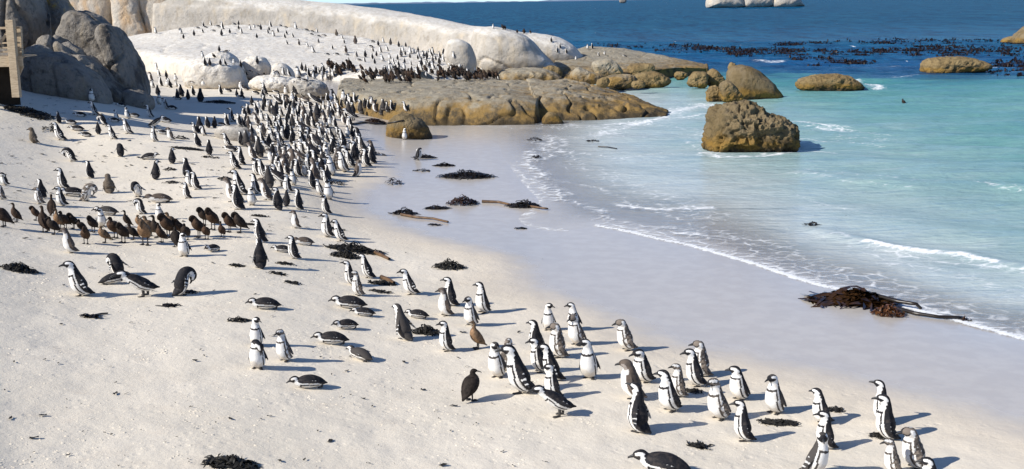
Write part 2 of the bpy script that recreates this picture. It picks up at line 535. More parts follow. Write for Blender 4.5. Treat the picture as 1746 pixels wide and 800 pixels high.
add_foam([(1360, 215), (1400, 212), (1440, 222), (1520, 232)], .8, .55, .8)
add_foam([(1350, 235), (1420, 245), (1500, 250)], .8, .55, .8)
add_foam([(1478, 414), (1520, 425), (1580, 434), (1640, 438), (1692, 449)], .26, 1.2, .16)
add_foam([(1500, 428), (1580, 442), (1660, 450), (1746, 466)], .6, .55, .4)
add_foam([(1640, 315), (1700, 322), (1746, 330)], .5, .55, .4)
add_foam([(1370, 300), (1450, 315), (1560, 325)], .35, .5, .5)
add_foam([(1100, 275), (1250, 300), (1400, 345), (1560, 385)], .35, .42, .8)
add_foam([(1000, 370), (1120, 385), (1250, 420), (1400, 470)], .5, .45, .5)
add_foam([(1180, 425), (1300, 440), (1420, 470), (1560, 505), (1746, 555)], .5, .5, .35)
add_foam([(1455, 138), (1480, 144), (1500, 150)], .9, .9, .5)
add_foam([(1370, 152), (1420, 155), (1470, 152)], .5, .7, .3)
add_foam([(1285, 104), (1320, 106), (1345, 103)], 1.5, .7, 1.0)
add_foam([(1530, 132), (1560, 130), (1580, 129)], 1.0, .55, .8)
add_foam([(1682, 118), (1695, 117)], .8, .7, .3)
add_foam([(1105, 124), (1165, 122)], 1.3, .66, .5)
add_foam([(985, 86), (1000, 82)], 1.4, .9, .4)
add_foam([(1490, 114), (1530, 112)], 1.2, .5, .8)
add_foam([(900, 262), (960, 268), (1040, 300), (1120, 330), (1220, 372)], 2.2, .40, 1.0)
add_foam([(1010, 236), (1100, 232), (1190, 238)], 2.6, .42, 1.2)
add_foam([(1150, 390), (1300, 420), (1430, 462), (1560, 500), (1700, 545)], 1.7, .42, .6)
add_foam([(1380, 285), (1500, 300), (1620, 312), (1746, 322)], 1.6, .36, 1.0)
add_foam([(1360, 240), (1460, 232), (1560, 244)], 2.0, .36, 1.0)
add_foam([(1420, 400), (1540, 450), (1680, 480), (1800, 520)], 1.2, .40, .8)
add_foam([(898, 258), (908, 285), (925, 312), (960, 340)], 1.1, .62, .6)
add_foam([(940, 236), (925, 255), (985, 262)], 1.0, .60, .6)
add_foam([(1140, 190), (1170, 184), (1210, 178)], 2.0, .74, .8)
add_foam([(1060, 352), (1120, 357), (1215, 354)], .34, .95, .3)
add_foam([(1110, 396), (1180, 398), (1250, 406)], .3, .8, .3)
add_foam([(1200, 262), (1225, 270), (1300, 268), (1360, 256)], .55, .85, .25)
add_foam([(1360, 206), (1400, 214), (1430, 224)], 1.2, .66, .6)
wz = np.zeros(len(wx))
mid_ = np.clip(dep / 1.2, 0, 1) * np.clip((200 - wy) / 80, 0, 1)
cdir = np.array([.42, .91])
ph = P2 @ cdir
wob = fbm(np.stack([wx * .10, wy * .10, wx * 0], 1), 3) * 2.2
wz += .095 * mid_ * np.sin(ph * 1.15 + wob * 2)
wz += .13 * mid_ * fbm(np.stack([wx * .35, wy * .8, wx * 0 + 3], 1), 4)
r, s = seg_dist(P2, world_line([(1400, 395), (1478, 412), (1520, 422), (1580, 431), (1640, 435), (1692, 446), (1800, 470)]))
wz += .11 * np.exp(-(r / .45) ** 2)
r, s = seg_dist(P2, world_line([(1370, 296), (1450, 311), (1560, 321), (1700, 318), (1800, 335)]))
wz += .16 * np.exp(-(r / .8) ** 2)
shal = np.clip(dep / .12, 0, 1)
wz = wz * shal + np.where(foam > .8, .02, 0)
me = mesh_np('sea', np.stack([wx, wy, wz], 1), grid_faces(len(ys), len(ss)))
fattr(me, 'depth', dep)
fattr(me, 'foam', foam)
fattr(me, 'far', np.clip((wy - 60) / 240, 0, 1))
sea = link('sea', me, M['water'], kind='structure', label='clear turquoise shallows turning to deep blue open sea')

# ---- far shore on the horizon
xs = np.linspace(-9000, 4500, 220)
hh = 14 + 46 * np.clip(fbm(np.stack([xs * .0007, xs * 0, xs * 0], 1), 4) + .25, 0, 1) + 10 * fbm(np.stack([xs * .01, xs * 0, xs * 0], 1), 2)
v = np.concatenate([np.stack([xs, xs * 0 + 17000, xs * 0 - 5], 1), np.stack([xs, xs * 0 + 17400, hh], 1), np.stack([xs, xs * 0 + 19000, xs * 0 - 5], 1)])
me = mesh_np('hills', v, grid_faces(3, len(xs)))
link('hills', me, M['coast'], kind='structure', label='faint coast along the horizon, tinted blue grey for haze')

# ------------------------------------------------------------------ rocks
SOLIDS = [sand]
def finish_rock(name, V, F, mat, label, group=None, cat='rock', amp=.12, freq=.8, seed=0, kind=None, crack=0.0, crag=0.0):
    V = np.asarray(V, float)
    me = mesh_np(name, V, F)
    nrm = np.empty(len(V) * 3, np.float32)
    me.vertices.foreach_get('normal', nrm)
    nrm = nrm.reshape(-1, 3)
    q = V * freq + seed * 13.7
    d = fbm(q, 6, .55) * amp
    if crag:
        d += (.34 - np.abs(fbm(V * freq * 1.9 + seed * 5.3, 4, .6)) * 2.2) * crag
    if crack:
        c = np.abs(fbm(V * freq * np.array([.8, .8, .35]) + seed * 3.1, 2))
        d -= crack * np.clip(1 - c / .045, 0, 1)
    V2 = V + nrm * d[:, None]
    d2 = fbm(V * freq * 5 + 3.3, 3, .6) * amp * .10
    V2 = V2 + nrm * d2[:, None]
    base = np.array([V2[:, 0].mean(), V2[:, 1].mean(), V2[:, 2].min()])
    me.vertices.foreach_set('co', (V2 - base).astype(np.float32).ravel())
    me.update()
    o = link(name, me, mat, label=label, cat=cat, group=group, kind=kind)
    o.location = base
    SOLIDS.append(o)
    return o
def smooth_loop(pts, n):
    pts = np.array(pts, float)
    k = len(pts)
    out = []
    per = n // k + 1
    for i in range(k):
        p0, p1, p2, p3 = pts[(i - 1) % k], pts[i], pts[(i + 1) % k], pts[(i + 2) % k]
        for t in np.linspace(0, 1, per, endpoint=False):
            out.append(.5 * ((2 * p1) + (-p0 + p2) * t + (2 * p0 - 5 * p1 + 4 * p2 - p3) * t * t + (-p0 + 3 * p1 - 3 * p2 + p3) * t ** 3))
    return np.array(out)
def boulder(name, outline, zbase, mat, label, front=None, depth=1.0, ext=6, amp=.1, freq=.9, seed=0, group=None, pw=2.4, rings=26, nth=110, dist=None, cat='rock', crack=0.0, crag=0.0):
    """a rounded boulder with real thickness, standing where its outline's foot meets the ground"""
    o = smooth_loop(outline, nth)
    foot = max(outline, key=lambda p: p[1])
    dg = dist if dist else at(foot[0], foot[1], zbase).y
    w = (o[:, 0].max() - o[:, 0].min()) / FPX * dg
    th = w * .5 * depth
    D = dg + th * .75
    cx, cy = o[:, 0].mean(), o[:, 1].mean()
    low = o[:, 1] > cy
    o = o.copy()
    span = o[:, 1].max() - cy
    o[low, 1] += ext * ((o[low, 1] - cy) / span)
    n = len(o)
    rs = np.sin(np.linspace(0, 1, rings) * math.pi / 2)
    V = []
    for sgn in (-1, 1):
        for j, rr in enumerate(rs):
            if sgn == 1 and j == rings - 1: continue
            if j == 0:
                V.append(np.array(aty(cx, cy, D)) + np.array([0, sgn * th, 0]))
                continue
            off = sgn * th * (max(0, 1 - rr ** pw)) ** (1 / pw)
            for (px, py) in o:
                p = aty(cx + (px - cx) * rr, cy + (py - cy) * rr, D)
                V.append((p.x, p.y + off, p.z))
    V = np.array([tuple(v) for v in V])
    F = []
    def idx(side, j, i):
        i %= n
        if side == 0:
            return 0 if j == 0 else 1 + (j - 1) * n + i
        if j == rings - 1: return idx(0, j, i)
        b = 1 + (rings - 1) * n
        return b if j == 0 else b + 1 + (j - 1) * n + i
    for side in (0, 1):
        for j in range(rings - 1):
            for i in range(n):
                a, b2, c, d = idx(side, j, i), idx(side, j, i + 1), idx(side, j + 1, i + 1), idx(side, j + 1, i)
                if j == 0:
                    f = [c, d, a, a]
                else:
                    f = [a, b2, c, d]
                F.append(f if side == 0 else f[::-1])
    me_f = []
    tri = []
    F = np.array(F)
    # orientation: outward normals
    bm = bmesh.new()
    bv = [bm.verts.new(v) for v in V]
    for f in F:
        u = []
        for q in f:
            if q not in u: u.append(q)
        try: bm.faces.new([bv[q] for q in u])
        except ValueError: pass
    bmesh.ops.recalc_face_normals(bm, faces=bm.faces)
    bmesh.ops.triangulate(bm, faces=bm.faces)
    V = np.array([v.co[:] for v in bm.verts])
    bm.verts.index_update()
    F = np.array([[v.index for v in f.verts] for f in bm.faces])
    bm.free()
    return finish_rock(name, V, F, mat, label, group, cat, amp, freq, seed, crack=crack, crag=crag)
def resample(row, n):
    row = np.array(row, float)
    s = np.concatenate([[0], np.cumsum(np.hypot(np.diff(row[:, 0]), np.diff(row[:, 1]) * 2))])
    t = np.linspace(0, s[-1], n)
    return np.stack([np.interp(t, s, row[:, k]) for k in range(row.shape[1])], 1)
def crom(rows, m):
    rows = np.array(rows)
    k = len(rows)
    out = []
    for i in range(k - 1):
        p0, p1, p2, p3 = rows[max(i - 1, 0)], rows[i], rows[i + 1], rows[min(i + 2, k - 1)]
        for t in np.linspace(0, 1, m, endpoint=False):
            out.append(.5 * ((2 * p1) + (-p0 + p2) * t + (2 * p0 - 5 * p1 + 4 * p2 - p3) * t * t + (-p0 + 3 * p1 - 3 * p2 + p3) * t ** 3))
    out.append(rows[-1])
    return np.array(out)
def slab(name, rows, mat, label, n=150, m=16, amp=.15, freq=.5, seed=0, back=6.0, drop=2.5, group=None, cat='rock', crack=0.0, crag=0.0):
    """rows run from the far edge to the near foot: (px, py, distance); the far side and the foot are closed below ground"""
    W = []
    for r in rows:
        q = resample(r, n)
        W.append(np.array([tuple(aty(a, b, d)) for a, b, d in q]))
    first, last = W[0].copy(), W[-1].copy()
    b1 = first + np.array([0, back * .45, -drop * .35]); b2 = first + np.array([0, back, -drop * 1.6 - 2])
    f1 = last + np.array([0, -.15, -drop])
    W = [b2, b1] + W + [f1]
    G = crom(W, m)
    nr = len(G)
    # side walls
    L = G[:, :1].copy(); L[:, 0, 2] -= drop; L[:, 0, 0] -= .3
    R = G[:, -1:].copy(); R[:, 0, 2] -= drop; R[:, 0, 0] += .3
    G = np.concatenate([L, G, R], 1)
    V = G.reshape(-1, 3)
    F = grid_faces(nr, n + 2)[:, ::-1]
    return finish_rock(name, V, F, mat, label, group, cat, amp, freq, seed, crack=crack, crag=crag)

BG = 'granite boulders around the beach'
slab('white_rock_slab', [
    [(205, 66, 103), (260, 56, 105), (300, 50, 106), (340, 45.5, 107), (400, 43, 107), (450, 44, 107), (500, 48, 106), (540, 54, 105), (580, 60, 103), (620, 66, 101), (680, 77, 98), (740, 90, 94), (800, 112, 90)],
    [(210, 72, 98), (300, 62, 99), (400, 60, 99), (480, 66, 98), (560, 76, 96), (640, 86, 94), (740, 100, 91), (800, 120, 88)],
    [(220, 80, 92), (300, 80, 91), (400, 84, 91), (480, 88, 91), (560, 93, 90.5), (640, 102, 89), (740, 115, 87), (800, 130, 85)],
    [(235, 92, 88), (300, 104, 85.5), (400, 116, 83), (480, 121, 81.5), (560, 122, 81.5), (640, 128, 80), (740, 134, 79.5), (800, 138, 80)]],
    M['white'], 'broad white guano covered rock slab sloping up behind the crowd', amp=.16, freq=.35, seed=1, group=BG, back=3, crack=.10)
slab('whaleback_rock', [
    [(262, -32, 124), (400, -16, 122), (480, -3, 121), (530, 2, 120), (590, 8, 119), (650, 15, 118), (700, 23, 116), (750, 33, 114), (800, 43, 112), (850, 50, 108)],
    [(262, -18, 115.5), (400, -4, 115.3), (500, 5, 115), (600, 14, 114), (700, 29, 112), (800, 49, 108.5), (850, 57, 106)],
    [(262, 8, 113.8), (400, 12, 113.4), (500, 19, 113), (600, 27, 112), (700, 42, 110), (800, 62, 106.6), (850, 70, 104.5)],
    [(262, 34, 113.5), (400, 34, 113), (500, 40, 112.4), (600, 52, 111.4), (700, 70, 109.2), (800, 95, 105.6), (850, 100, 103.6)],
    [(262, 62, 113.2), (400, 56, 112.8), (500, 64, 112), (600, 82, 111), (700, 104, 108.8), (800, 128, 105), (850, 130, 103)]],
    M['whale'], 'long pale whaleback granite ridge with a white crest behind the slab', amp=.18, freq=.3, seed=2, group=BG, back=8)
# cliffs at the upper left
boulder('granite_cliff', [(100, -60), (190, -60), (196, 0), (192, 40), (196, 64), (150, 66), (105, 64), (96, 0)], 0, M['cliff'], 'grey and ochre cliff face left of the orange stained buttress', dist=115, depth=.5, ext=10, amp=.35, freq=.35, seed=3, pw=4, group=BG, crack=.25)
boulder('granite_cliff', [(184, -60), (228, -60), (236, -10), (244, 30), (258, 56), (240, 66), (205, 66), (194, 40), (188, 0)], 0, M['cliff'], 'orange stained rounded buttress of the cliff behind the boulders', dist=113.5, depth=.5, ext=10, amp=.45, freq=.4, seed=4, pw=3, group=BG, crack=.25)
boulder('granite_cliff', [(236, -60), (292, -60), (291, -10), (289, 30), (286, 58), (262, 62), (250, 50), (242, 20), (236, -10)], 0, M['cliff'], 'smooth grey cliff column with a dark right edge beside the ridge', dist=114, depth=.5, ext=10, amp=.25, freq=.35, seed=5, pw=3.5, group=BG, crack=.2)
# end of the ridge
boulder('ridge_dome', [(804, 60), (812, 48), (840, 46), (880, 54), (905, 68), (925, 90), (948, 108), (952, 124), (900, 128), (850, 126), (818, 120), (806, 95)], 0, M['whale'], 'rounded pale dome at the seaward end of the ridge with a vertical crack', dist=92, depth=.9, amp=.22, freq=.4, seed=6, group=BG, crack=.2)
boulder('ridge_dome', [(868, 56), (900, 56), (945, 63), (972, 74), (988, 88), (995, 100), (960, 112), (900, 112), (870, 90)], 0, M['white'], 'white crested rock tip with small birds beyond the pale dome', dist=100, depth=.8, amp=.2, freq=.4, seed=7, group=BG)
boulder('round_boulder', [(758, 84), (764, 70), (782, 66), (800, 74), (809, 90), (813, 108), (805, 121), (785, 122), (766, 112), (757, 98)], 1.4, M['whale'], 'egg shaped pale boulder with a crack at the foot of the ridge', dist=86, depth=.9, amp=.09, freq=.8, seed=8, group=BG, crack=.12)
# white rocks in the crowd
boulder('white_boulder', [(318, 112), (330, 104), (352, 100), (385, 104), (408, 112), (414, 126), (416, 146), (370, 152), (330, 146), (317, 134)], 1.5, M['white'], crag=.07, pw=3.2, label='squat white boulder streaked brown with birds standing along its top', depth=1.0, amp=.1, freq=.8, seed=9, group=BG)
boulder('white_boulder', [(345, 108), (356, 92), (376, 86), (396, 92), (408, 106), (412, 124), (380, 130), (350, 124)], 1.6, M['white'], crag=.05, label='rounded white boulder right behind the squat streaked one', dist=76, depth=1.0, amp=.1, freq=.8, seed=10, group=BG)
boulder('white_boulder', [(412, 112), (420, 99), (436, 95), (452, 99), (461, 112), (458, 126), (436, 130), (416, 127)], 1.6, M['white'], crag=.05, label='low domed white boulder with a single black bird on top', dist=78, depth=1.0, amp=.06, freq=1, seed=11, group=BG)
boulder('white_boulder', [(464, 114), (472, 107), (484, 108), (496, 117), (502, 128), (482, 132), (466, 127)], 1.5, M['white'], 'small grey shaded wedge of rock right of the domed white boulder', dist=77, depth=1.0, amp=.06, freq=1, seed=12, group=BG)
boulder('white_boulder', [(426, 140), (440, 130), (470, 128), (500, 132), (516, 140), (520, 152), (490, 156), (450, 150), (430, 148)], 1.3, M['white'], crag=.09, label='low white rock lump with bumpy top in the thick of the crowd', dist=70, depth=1.0, amp=.1, freq=1, seed=13, group=BG)
boulder('white_boulder', [(494, 140), (510, 133), (535, 136), (556, 146), (560, 160), (530, 165), (500, 158)], 1.2, M['beach'], crag=.09, label='brown grey low rock between the crowd and the flat rock', dist=68, depth=1.0, amp=.1, freq=1, seed=14, group=BG)
# flat tidal rock in two masses
slab('flat_tidal_rock', [
    [(584, 137, 74), (620, 137, 74.5), (700, 138, 75), (800, 138, 76), (880, 138, 76), (925, 140, 76)],
    [(578, 144, 69), (620, 147, 69), (700, 150, 69), (800, 150, 69.5), (870, 152, 70), (922, 158, 70)],
    [(577, 152, 66), (620, 158, 64.8), (700, 166, 63.5), (800, 164, 63.5), (870, 168, 63.2), (915, 172, 64)],
    [(580, 168, 65), (630, 178, 63.6), (700, 194, 62.4), (760, 202, 62), (850, 205, 61.6), (912, 203, 62)]],
    M['tide'], 'flat tan rock shelf with weedy brown front beside the crowd', crag=.02, amp=.16, freq=.6, seed=15, group=BG, drop=1.2, crack=.18)
slab('flat_tidal_rock', [
    [(900, 138, 77), (960, 139, 77), (1020, 148, 75), (1080, 166, 71), (1136, 190, 67)],
    [(905, 150, 70), (960, 152, 70), (1020, 160, 70), (1080, 174, 68), (1136, 191, 66.4)],
    [(912, 166, 65), (960, 164, 65), (1020, 169, 65.5), (1080, 181, 65.5), (1137, 194, 65.6)],
    [(918, 200, 63.5), (960, 203, 63.5), (1020, 207, 63.3), (1080, 206, 63.8), (1134, 202, 65)]],
    M['tide'], 'tapering golden brown weedy rock running right into the surf', crag=.05, amp=.24, freq=.7, seed=16, group=BG, drop=1.2, crack=.25)
# rocks beyond
slab('flat_tidal_rock', [
    [(960, 88, 108), (1000, 81, 110), (1060, 84, 110), (1110, 92, 108), (1160, 101, 105), (1205, 110, 103)],
    [(950, 98, 102), (1000, 94, 103), (1060, 97, 103), (1110, 103, 102), (1160, 108, 100), (1207, 114, 99)],
    [(945, 112, 96), (1000, 110, 97), (1060, 114, 96), (1110, 118, 95), (1160, 115, 97), (1206, 117, 98)],
    [(945, 132, 93), (1000, 134, 92), (1060, 134, 92), (1110, 126, 95), (1160, 119, 97), (1200, 119, 98)]],
    M['tide'], 'low brown rock platform with birds beyond the pale ridge tip', amp=.2, freq=.5, seed=17, group=BG, drop=1.5, crack=.12)
def block(outl, d, mat, label, seed, depth=1.0, amp=.12, pw=3.6, freq=.8, name='shore_rock', ext=4, crack=0.0, crag=.12):
    return boulder(name, outl, 0, mat, label, dist=d, depth=depth, amp=amp, pw=pw, seed=seed, freq=freq, group=BG, ext=ext, crack=crack, crag=crag)
block([(852, 124), (880, 118), (930, 120), (958, 132), (960, 140), (900, 140), (854, 138)], 86, M['tide'], 'low rounded tan rock at the foot of the pale dome', 20)
block([(926, 116), (940, 112), (956, 118), (958, 128), (940, 132), (924, 126)], 89, M['brown'], 'small dark brown rock wedged under the pale dome', 21)
block([(972, 130), (985, 116), (1005, 122), (1028, 130), (1022, 138), (990, 140)], 86, M['tide'], 'pointed tan rock with one sharp ridge among the blocks', 22)
block([(1014, 106), (1044, 103), (1062, 122), (1052, 134), (1020, 132), (1012, 120)], 91, M['tide'], 'squared pale topped block on the platform edge', 23, pw=5)
block([(1076, 112), (1110, 110), (1113, 121), (1085, 128), (1072, 122)], 92, M['brown'], 'wedge block overhanging a dark gap at the platform edge', 24, pw=5)
block([(1034, 132), (1075, 128), (1085, 138), (1070, 146), (1030, 144)], 84, M['tide'], 'flat slab with dark shaded front between the blocks and the water', 25)
block([(1020, 136), (1034, 131), (1040, 140), (1032, 146), (1018, 145)], 82.5, M['brown'], 'small rounded brown rock in front of the pointed rock', 26)
block([(1083, 128), (1110, 122), (1130, 128), (1142, 138), (1120, 146), (1088, 144)], 85, M['brown'], 'golden brown block at the right end of the tumbled rocks', 27)
block([(1080, 140), (1094, 137), (1100, 144), (1090, 148), (1078, 147)], 81, M['brown'], 'tiny golden rock awash in front of the tumbled blocks', 28)
block([(1151, 126), (1165, 122), (1172, 128), (1165, 131), (1152, 131)], 93, M['brown'], 'tiny brown rock awash left of the split brown rock', 29)
block([(1172, 138), (1184, 124), (1204, 125), (1206, 140), (1196, 147), (1178, 145)], 84, M['brown'], 'angular brown rock with dark right side in the shallows', 30)
block([(1204, 128), (1216, 118), (1228, 126), (1236, 138), (1220, 146), (1206, 142)], 85, M['brown'], 'jagged brown rock behind the pale round boulder', 31)
block([(1242, 113), (1248, 107), (1256, 112), (1254, 116), (1244, 116)], 78, M['brown'], 'dark little rock peeping over the pale round boulder', 32)
boulder('sea_boulder', [(1238, 140), (1243, 118), (1262, 111), (1284, 116), (1308, 132), (1328, 152), (1335, 166), (1300, 168), (1262, 170), (1240, 166)], 0, M['tide2'], 'smooth pale domed boulder standing in the shallows', crag=.05, depth=.8, amp=.08, freq=.8, seed=33, group=BG)
block([(1206, 158), (1214, 147), (1228, 149), (1236, 160), (1230, 170), (1208, 170)], 73, M['brown'], 'knobbly brown rock at the left foot of the pale domed boulder', 34, freq=1.6, amp=.2)
block([(1228, 148), (1240, 138), (1252, 146), (1262, 158), (1266, 169), (1232, 169)], 72, M['tide2'], 'tan split rock leaning on the pale domed boulder', 35, freq=1.4, amp=.15)
boulder('sea_boulder', [(1202, 240), (1208, 208), (1222, 186), (1246, 178), (1270, 176), (1290, 183), (1314, 196), (1338, 204), (1354, 216), (1354, 244), (1328, 255), (1280, 260), (1234, 257), (1206, 250)], 0, M['tide2'], 'large craggy brown boulder alone in the shallow water', crag=.30, depth=.85, amp=.26, freq=1.0, seed=36, group=BG, pw=3, rings=40, nth=170, crack=.12)
boulder('low_rock', [(1358, 146), (1368, 134), (1400, 128), (1436, 128), (1460, 138), (1470, 148), (1430, 153), (1380, 152)], 0, M['brown'], 'low flat golden rock with surf at its right end', crag=.16, depth=.6, amp=.12, freq=1, seed=37, group=BG, pw=3)
boulder('low_rock', [(1573, 118), (1578, 104), (1600, 98), (1640, 97), (1670, 104), (1690, 114), (1660, 119), (1600, 125), (1576, 125)], 0, M['brown'], 'orange brown rock among floating kelp on the right', crag=.16, depth=.6, amp=.16, freq=1, seed=38, group=BG, pw=3)
boulder('low_rock', [(1728, 68), (1742, 52), (1762, 40), (1810, 40), (1830, 74), (1760, 74), (1735, 73)], 0, M['tide2'], 'tan rock cut by the right edge near the horizon', depth=.7, amp=.3, freq=.5, seed=39, group=BG)
boulder('low_rock', [(1708, 69), (1722, 62), (1734, 62), (1738, 70), (1722, 73), (1710, 72)], 0, M['brown'], 'low dark rock left of the tan rock at the right edge', depth=.7, amp=.2, freq=.5, seed=40, group=BG)
for nm, ol, lb, sd in (
    ('islet', [(1205, 8), (1210, -10), (1230, -30), (1255, -32), (1266, -10), (1268, 6), (1262, 11), (1215, 12)], 'white left block of the rocky islet on the horizon', 41),
    ('islet', [(1264, 8), (1268, -20), (1285, -40), (1308, -30), (1318, -5), (1316, 8), (1290, 11)], 'grey white middle block of the rocky islet', 42),
    ('islet', [(1312, 8), (1318, -20), (1338, -32), (1356, -18), (1364, 0), (1368, 9), (1330, 11)], 'shaded right block of the rocky islet', 43)):
    boulder(nm, ol, 0, M['whale'], lb, dist=820, depth=.9, amp=2.0, freq=.06, seed=sd, group=BG, pw=3, ext=3)
block([(1056, 1), (1058, -3), (1066, -3), (1068, 1), (1062, 2)], 1500, M['grey'], 'tiny dark rock far out near the horizon', 44, amp=1, freq=.05)
# beach rocks
boulder('beach_rock', [(658, 224), (663, 206), (678, 196), (698, 196), (718, 204), (732, 222), (734, 233), (700, 236), (668, 234)], .1, M['tide2'], 'rounded golden based rock on the wet sand behind the waterline', crag=.06, depth=.8, amp=.08, freq=1.3, seed=45, group=BG)
boulder('beach_rock', [(924, 204), (934, 192), (946, 194), (958, 204), (962, 210), (930, 212)], 0, M['brown'], 'small golden rock at the cleft of the flat tidal rocks', depth=.9, amp=.08, freq=1.5, seed=46, group=BG)
boulder('beach_rock', [(366, 224), (376, 216), (400, 213), (424, 216), (436, 228), (432, 240), (400, 243), (376, 236)], .95, M['beach'], 'flat grey boulder at the near edge of the crowd', depth=.9, amp=.05, freq=1.5, seed=47, group=BG)
boulder('beach_rock', [(415, 242), (430, 232), (446, 236), (462, 240), (464, 248), (440, 250), (420, 248)], .9, M['beach'], 'dark low rock tucked behind the flat grey boulder', depth=.9, amp=.05, freq=1.5, seed=48, group=BG)
boulder('beach_rock', [(550, 222), (560, 213), (574, 216), (584, 228), (570, 232), (552, 230)], .6, M['beach'], 'small pale rock in the seaward edge of the crowd', depth=.9, amp=.05, freq=1.5, seed=49, group=BG)
boulder('beach_rock', [(108, 186), (122, 175), (150, 173), (178, 178), (198, 187), (150, 192), (115, 190)], 2.0, M['beach'], 'low pale rock at the foot of the shaded boulders', depth=.8, amp=.05, freq=1.2, seed=50, group=BG)
boulder('beach_rock', [(690, 134), (700, 122), (720, 120), (735, 130), (740, 140), (712, 144), (692, 140)], 1.2, M['tide'], 'rounded tan rock behind the brown birds', dist=79, depth=.9, amp=.06, freq=1.3, seed=51, group=BG)
# shaded boulders on the left
SB = 'shaded boulders on the left'
def lb(ol, d, mat, label, seed, depth=.9, amp=.2, freq=.6, pw=3.0, ext=14, crack=.26, crag=.06):
    return boulder('granite_boulder', ol, 0, mat, label, dist=d, depth=depth, amp=amp, freq=freq, seed=seed, group=SB, pw=pw, ext=ext, crack=crack, crag=crag, rings=36, nth=140)
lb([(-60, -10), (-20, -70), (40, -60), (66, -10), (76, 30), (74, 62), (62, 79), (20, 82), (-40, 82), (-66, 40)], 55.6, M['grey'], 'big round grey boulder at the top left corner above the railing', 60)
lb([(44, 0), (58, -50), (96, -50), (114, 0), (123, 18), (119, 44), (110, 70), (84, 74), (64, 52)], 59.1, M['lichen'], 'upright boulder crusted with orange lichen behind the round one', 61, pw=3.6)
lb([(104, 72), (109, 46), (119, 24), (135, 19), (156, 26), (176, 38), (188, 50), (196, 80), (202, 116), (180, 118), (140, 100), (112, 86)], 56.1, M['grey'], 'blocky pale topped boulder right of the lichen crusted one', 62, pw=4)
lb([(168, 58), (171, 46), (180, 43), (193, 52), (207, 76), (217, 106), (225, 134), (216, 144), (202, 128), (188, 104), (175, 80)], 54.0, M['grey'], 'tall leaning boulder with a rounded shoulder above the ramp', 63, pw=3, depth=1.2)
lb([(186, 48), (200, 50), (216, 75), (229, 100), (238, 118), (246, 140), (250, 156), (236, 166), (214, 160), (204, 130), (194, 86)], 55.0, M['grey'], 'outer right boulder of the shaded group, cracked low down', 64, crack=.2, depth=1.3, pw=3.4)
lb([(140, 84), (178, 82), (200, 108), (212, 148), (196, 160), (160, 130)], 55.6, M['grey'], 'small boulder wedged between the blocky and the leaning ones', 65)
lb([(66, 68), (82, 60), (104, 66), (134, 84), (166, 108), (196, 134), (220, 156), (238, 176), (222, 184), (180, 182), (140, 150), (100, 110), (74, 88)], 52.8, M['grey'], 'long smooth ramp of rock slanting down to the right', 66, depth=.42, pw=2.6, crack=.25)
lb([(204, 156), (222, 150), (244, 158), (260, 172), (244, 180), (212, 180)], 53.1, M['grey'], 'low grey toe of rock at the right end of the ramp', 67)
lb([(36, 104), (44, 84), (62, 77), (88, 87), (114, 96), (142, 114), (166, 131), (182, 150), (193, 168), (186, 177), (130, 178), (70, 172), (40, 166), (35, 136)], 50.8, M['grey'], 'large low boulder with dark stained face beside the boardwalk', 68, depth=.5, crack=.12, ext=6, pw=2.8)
lb([(-90, 100), (-40, 80), (10, 84), (44, 96), (46, 165), (20, 176), (-60, 178), (-100, 150)], 53.5, M['grey'], 'rock added beneath the boardwalk to keep the gap dark', 70, depth=.5)  # rock added to cover the lit sand under the deck
# an unseen boulder added past the left edge of the frame to shade the group
lb([(-330, 40), (-280, -130), (-180, -150), (-110, -90), (-70, 0), (-74, 120), (-110, 170), (-250, 180), (-320, 140)], 46, M['grey'], 'unseen tall boulder added beyond the left edge as a shadow caster', 69, depth=.6, ext=40)

# ------------------------------------------------------------------ boardwalk
def box(bm, a, b, w, h, up=Vector((0, 0, 1))):
    """a board from a to b, w across, h deep"""
    a, b = Vector(a), Vector(b)
    d = (b - a)
    L = d.length
    d.normalize()
    s = d.cross(up)
    if s.length < 1e-4: s = Vector((1, 0, 0))
    s.normalize()
    u = s.cross(d).normalized()
    vs = []
    for t in (0, 1):
        for i, j in ((-1, -1), (1, -1), (1, 1), (-1, 1)):
            vs.append(bm.verts.new(a + d * (L * t) + s * (i * w / 2) + u * (j * h / 2)))
    for f in ((0, 1, 2, 3), (7, 6, 5, 4), (0, 4, 5, 1), (1, 5, 6, 2), (2, 6, 7, 3), (3, 7, 4, 0)):
        bm.faces.new([vs[i] for i in f])
def board(name, a, b, w, h, parent, up=Vector((0, 0, 1)), mat='wood'):
    bm = bmesh.new()
    box(bm, a, b, w, h, up)
    bmesh.ops.recalc_face_normals(bm, faces=bm.faces)
    bmesh.ops.bevel(bm, geom=bm.edges[:], offset=.008, segments=1, affect='EDGES')
    me = bpy.data.meshes.new(name)
    bm.to_mesh(me); bm.free()
    o = link(name, me, M[mat], parent=parent)
    o.matrix_parent_inverse = Matrix.Translation(-parent.location)
    return o
DY = 45.2
dk0 = aty(30, 163, DY)
deck = empty('boardwalk', dk0, 'weathered wooden boardwalk platform with railing at the left edge', 'boardwalk')
def pp(px, py, dy=0.0): return aty(px, py, DY + dy)
board('post', pp(17, 34), pp(29, 166), .30, .24, deck, up=Vector((0, 1, 0)))
board('post', pp(33, 45, .5), pp(36, 100, .5), .16, .16, deck, up=Vector((0, 1, 0)))
for y0, y1, hh in ((51, 47, .09), (75, 73, .06), (83, 81, .06), (90, 88, .06)):
    board('rail', pp(-130, y0 + 2, .25), pp(34, y1, .25), .06, hh, deck)
board('brace', pp(-2, 76, .36), pp(17, 50, .36), .05, .12, deck)
board('fascia', pp(-140, 107.5, .1), pp(39, 104.5, .1), .08, .42, deck)
board('brace', pp(38, 112, .24), pp(29, 132, .24), .06, .14, deck)
zd = pp(20, 97).z
xl, xr = pp(-140, 97).x, pp(38, 97).x
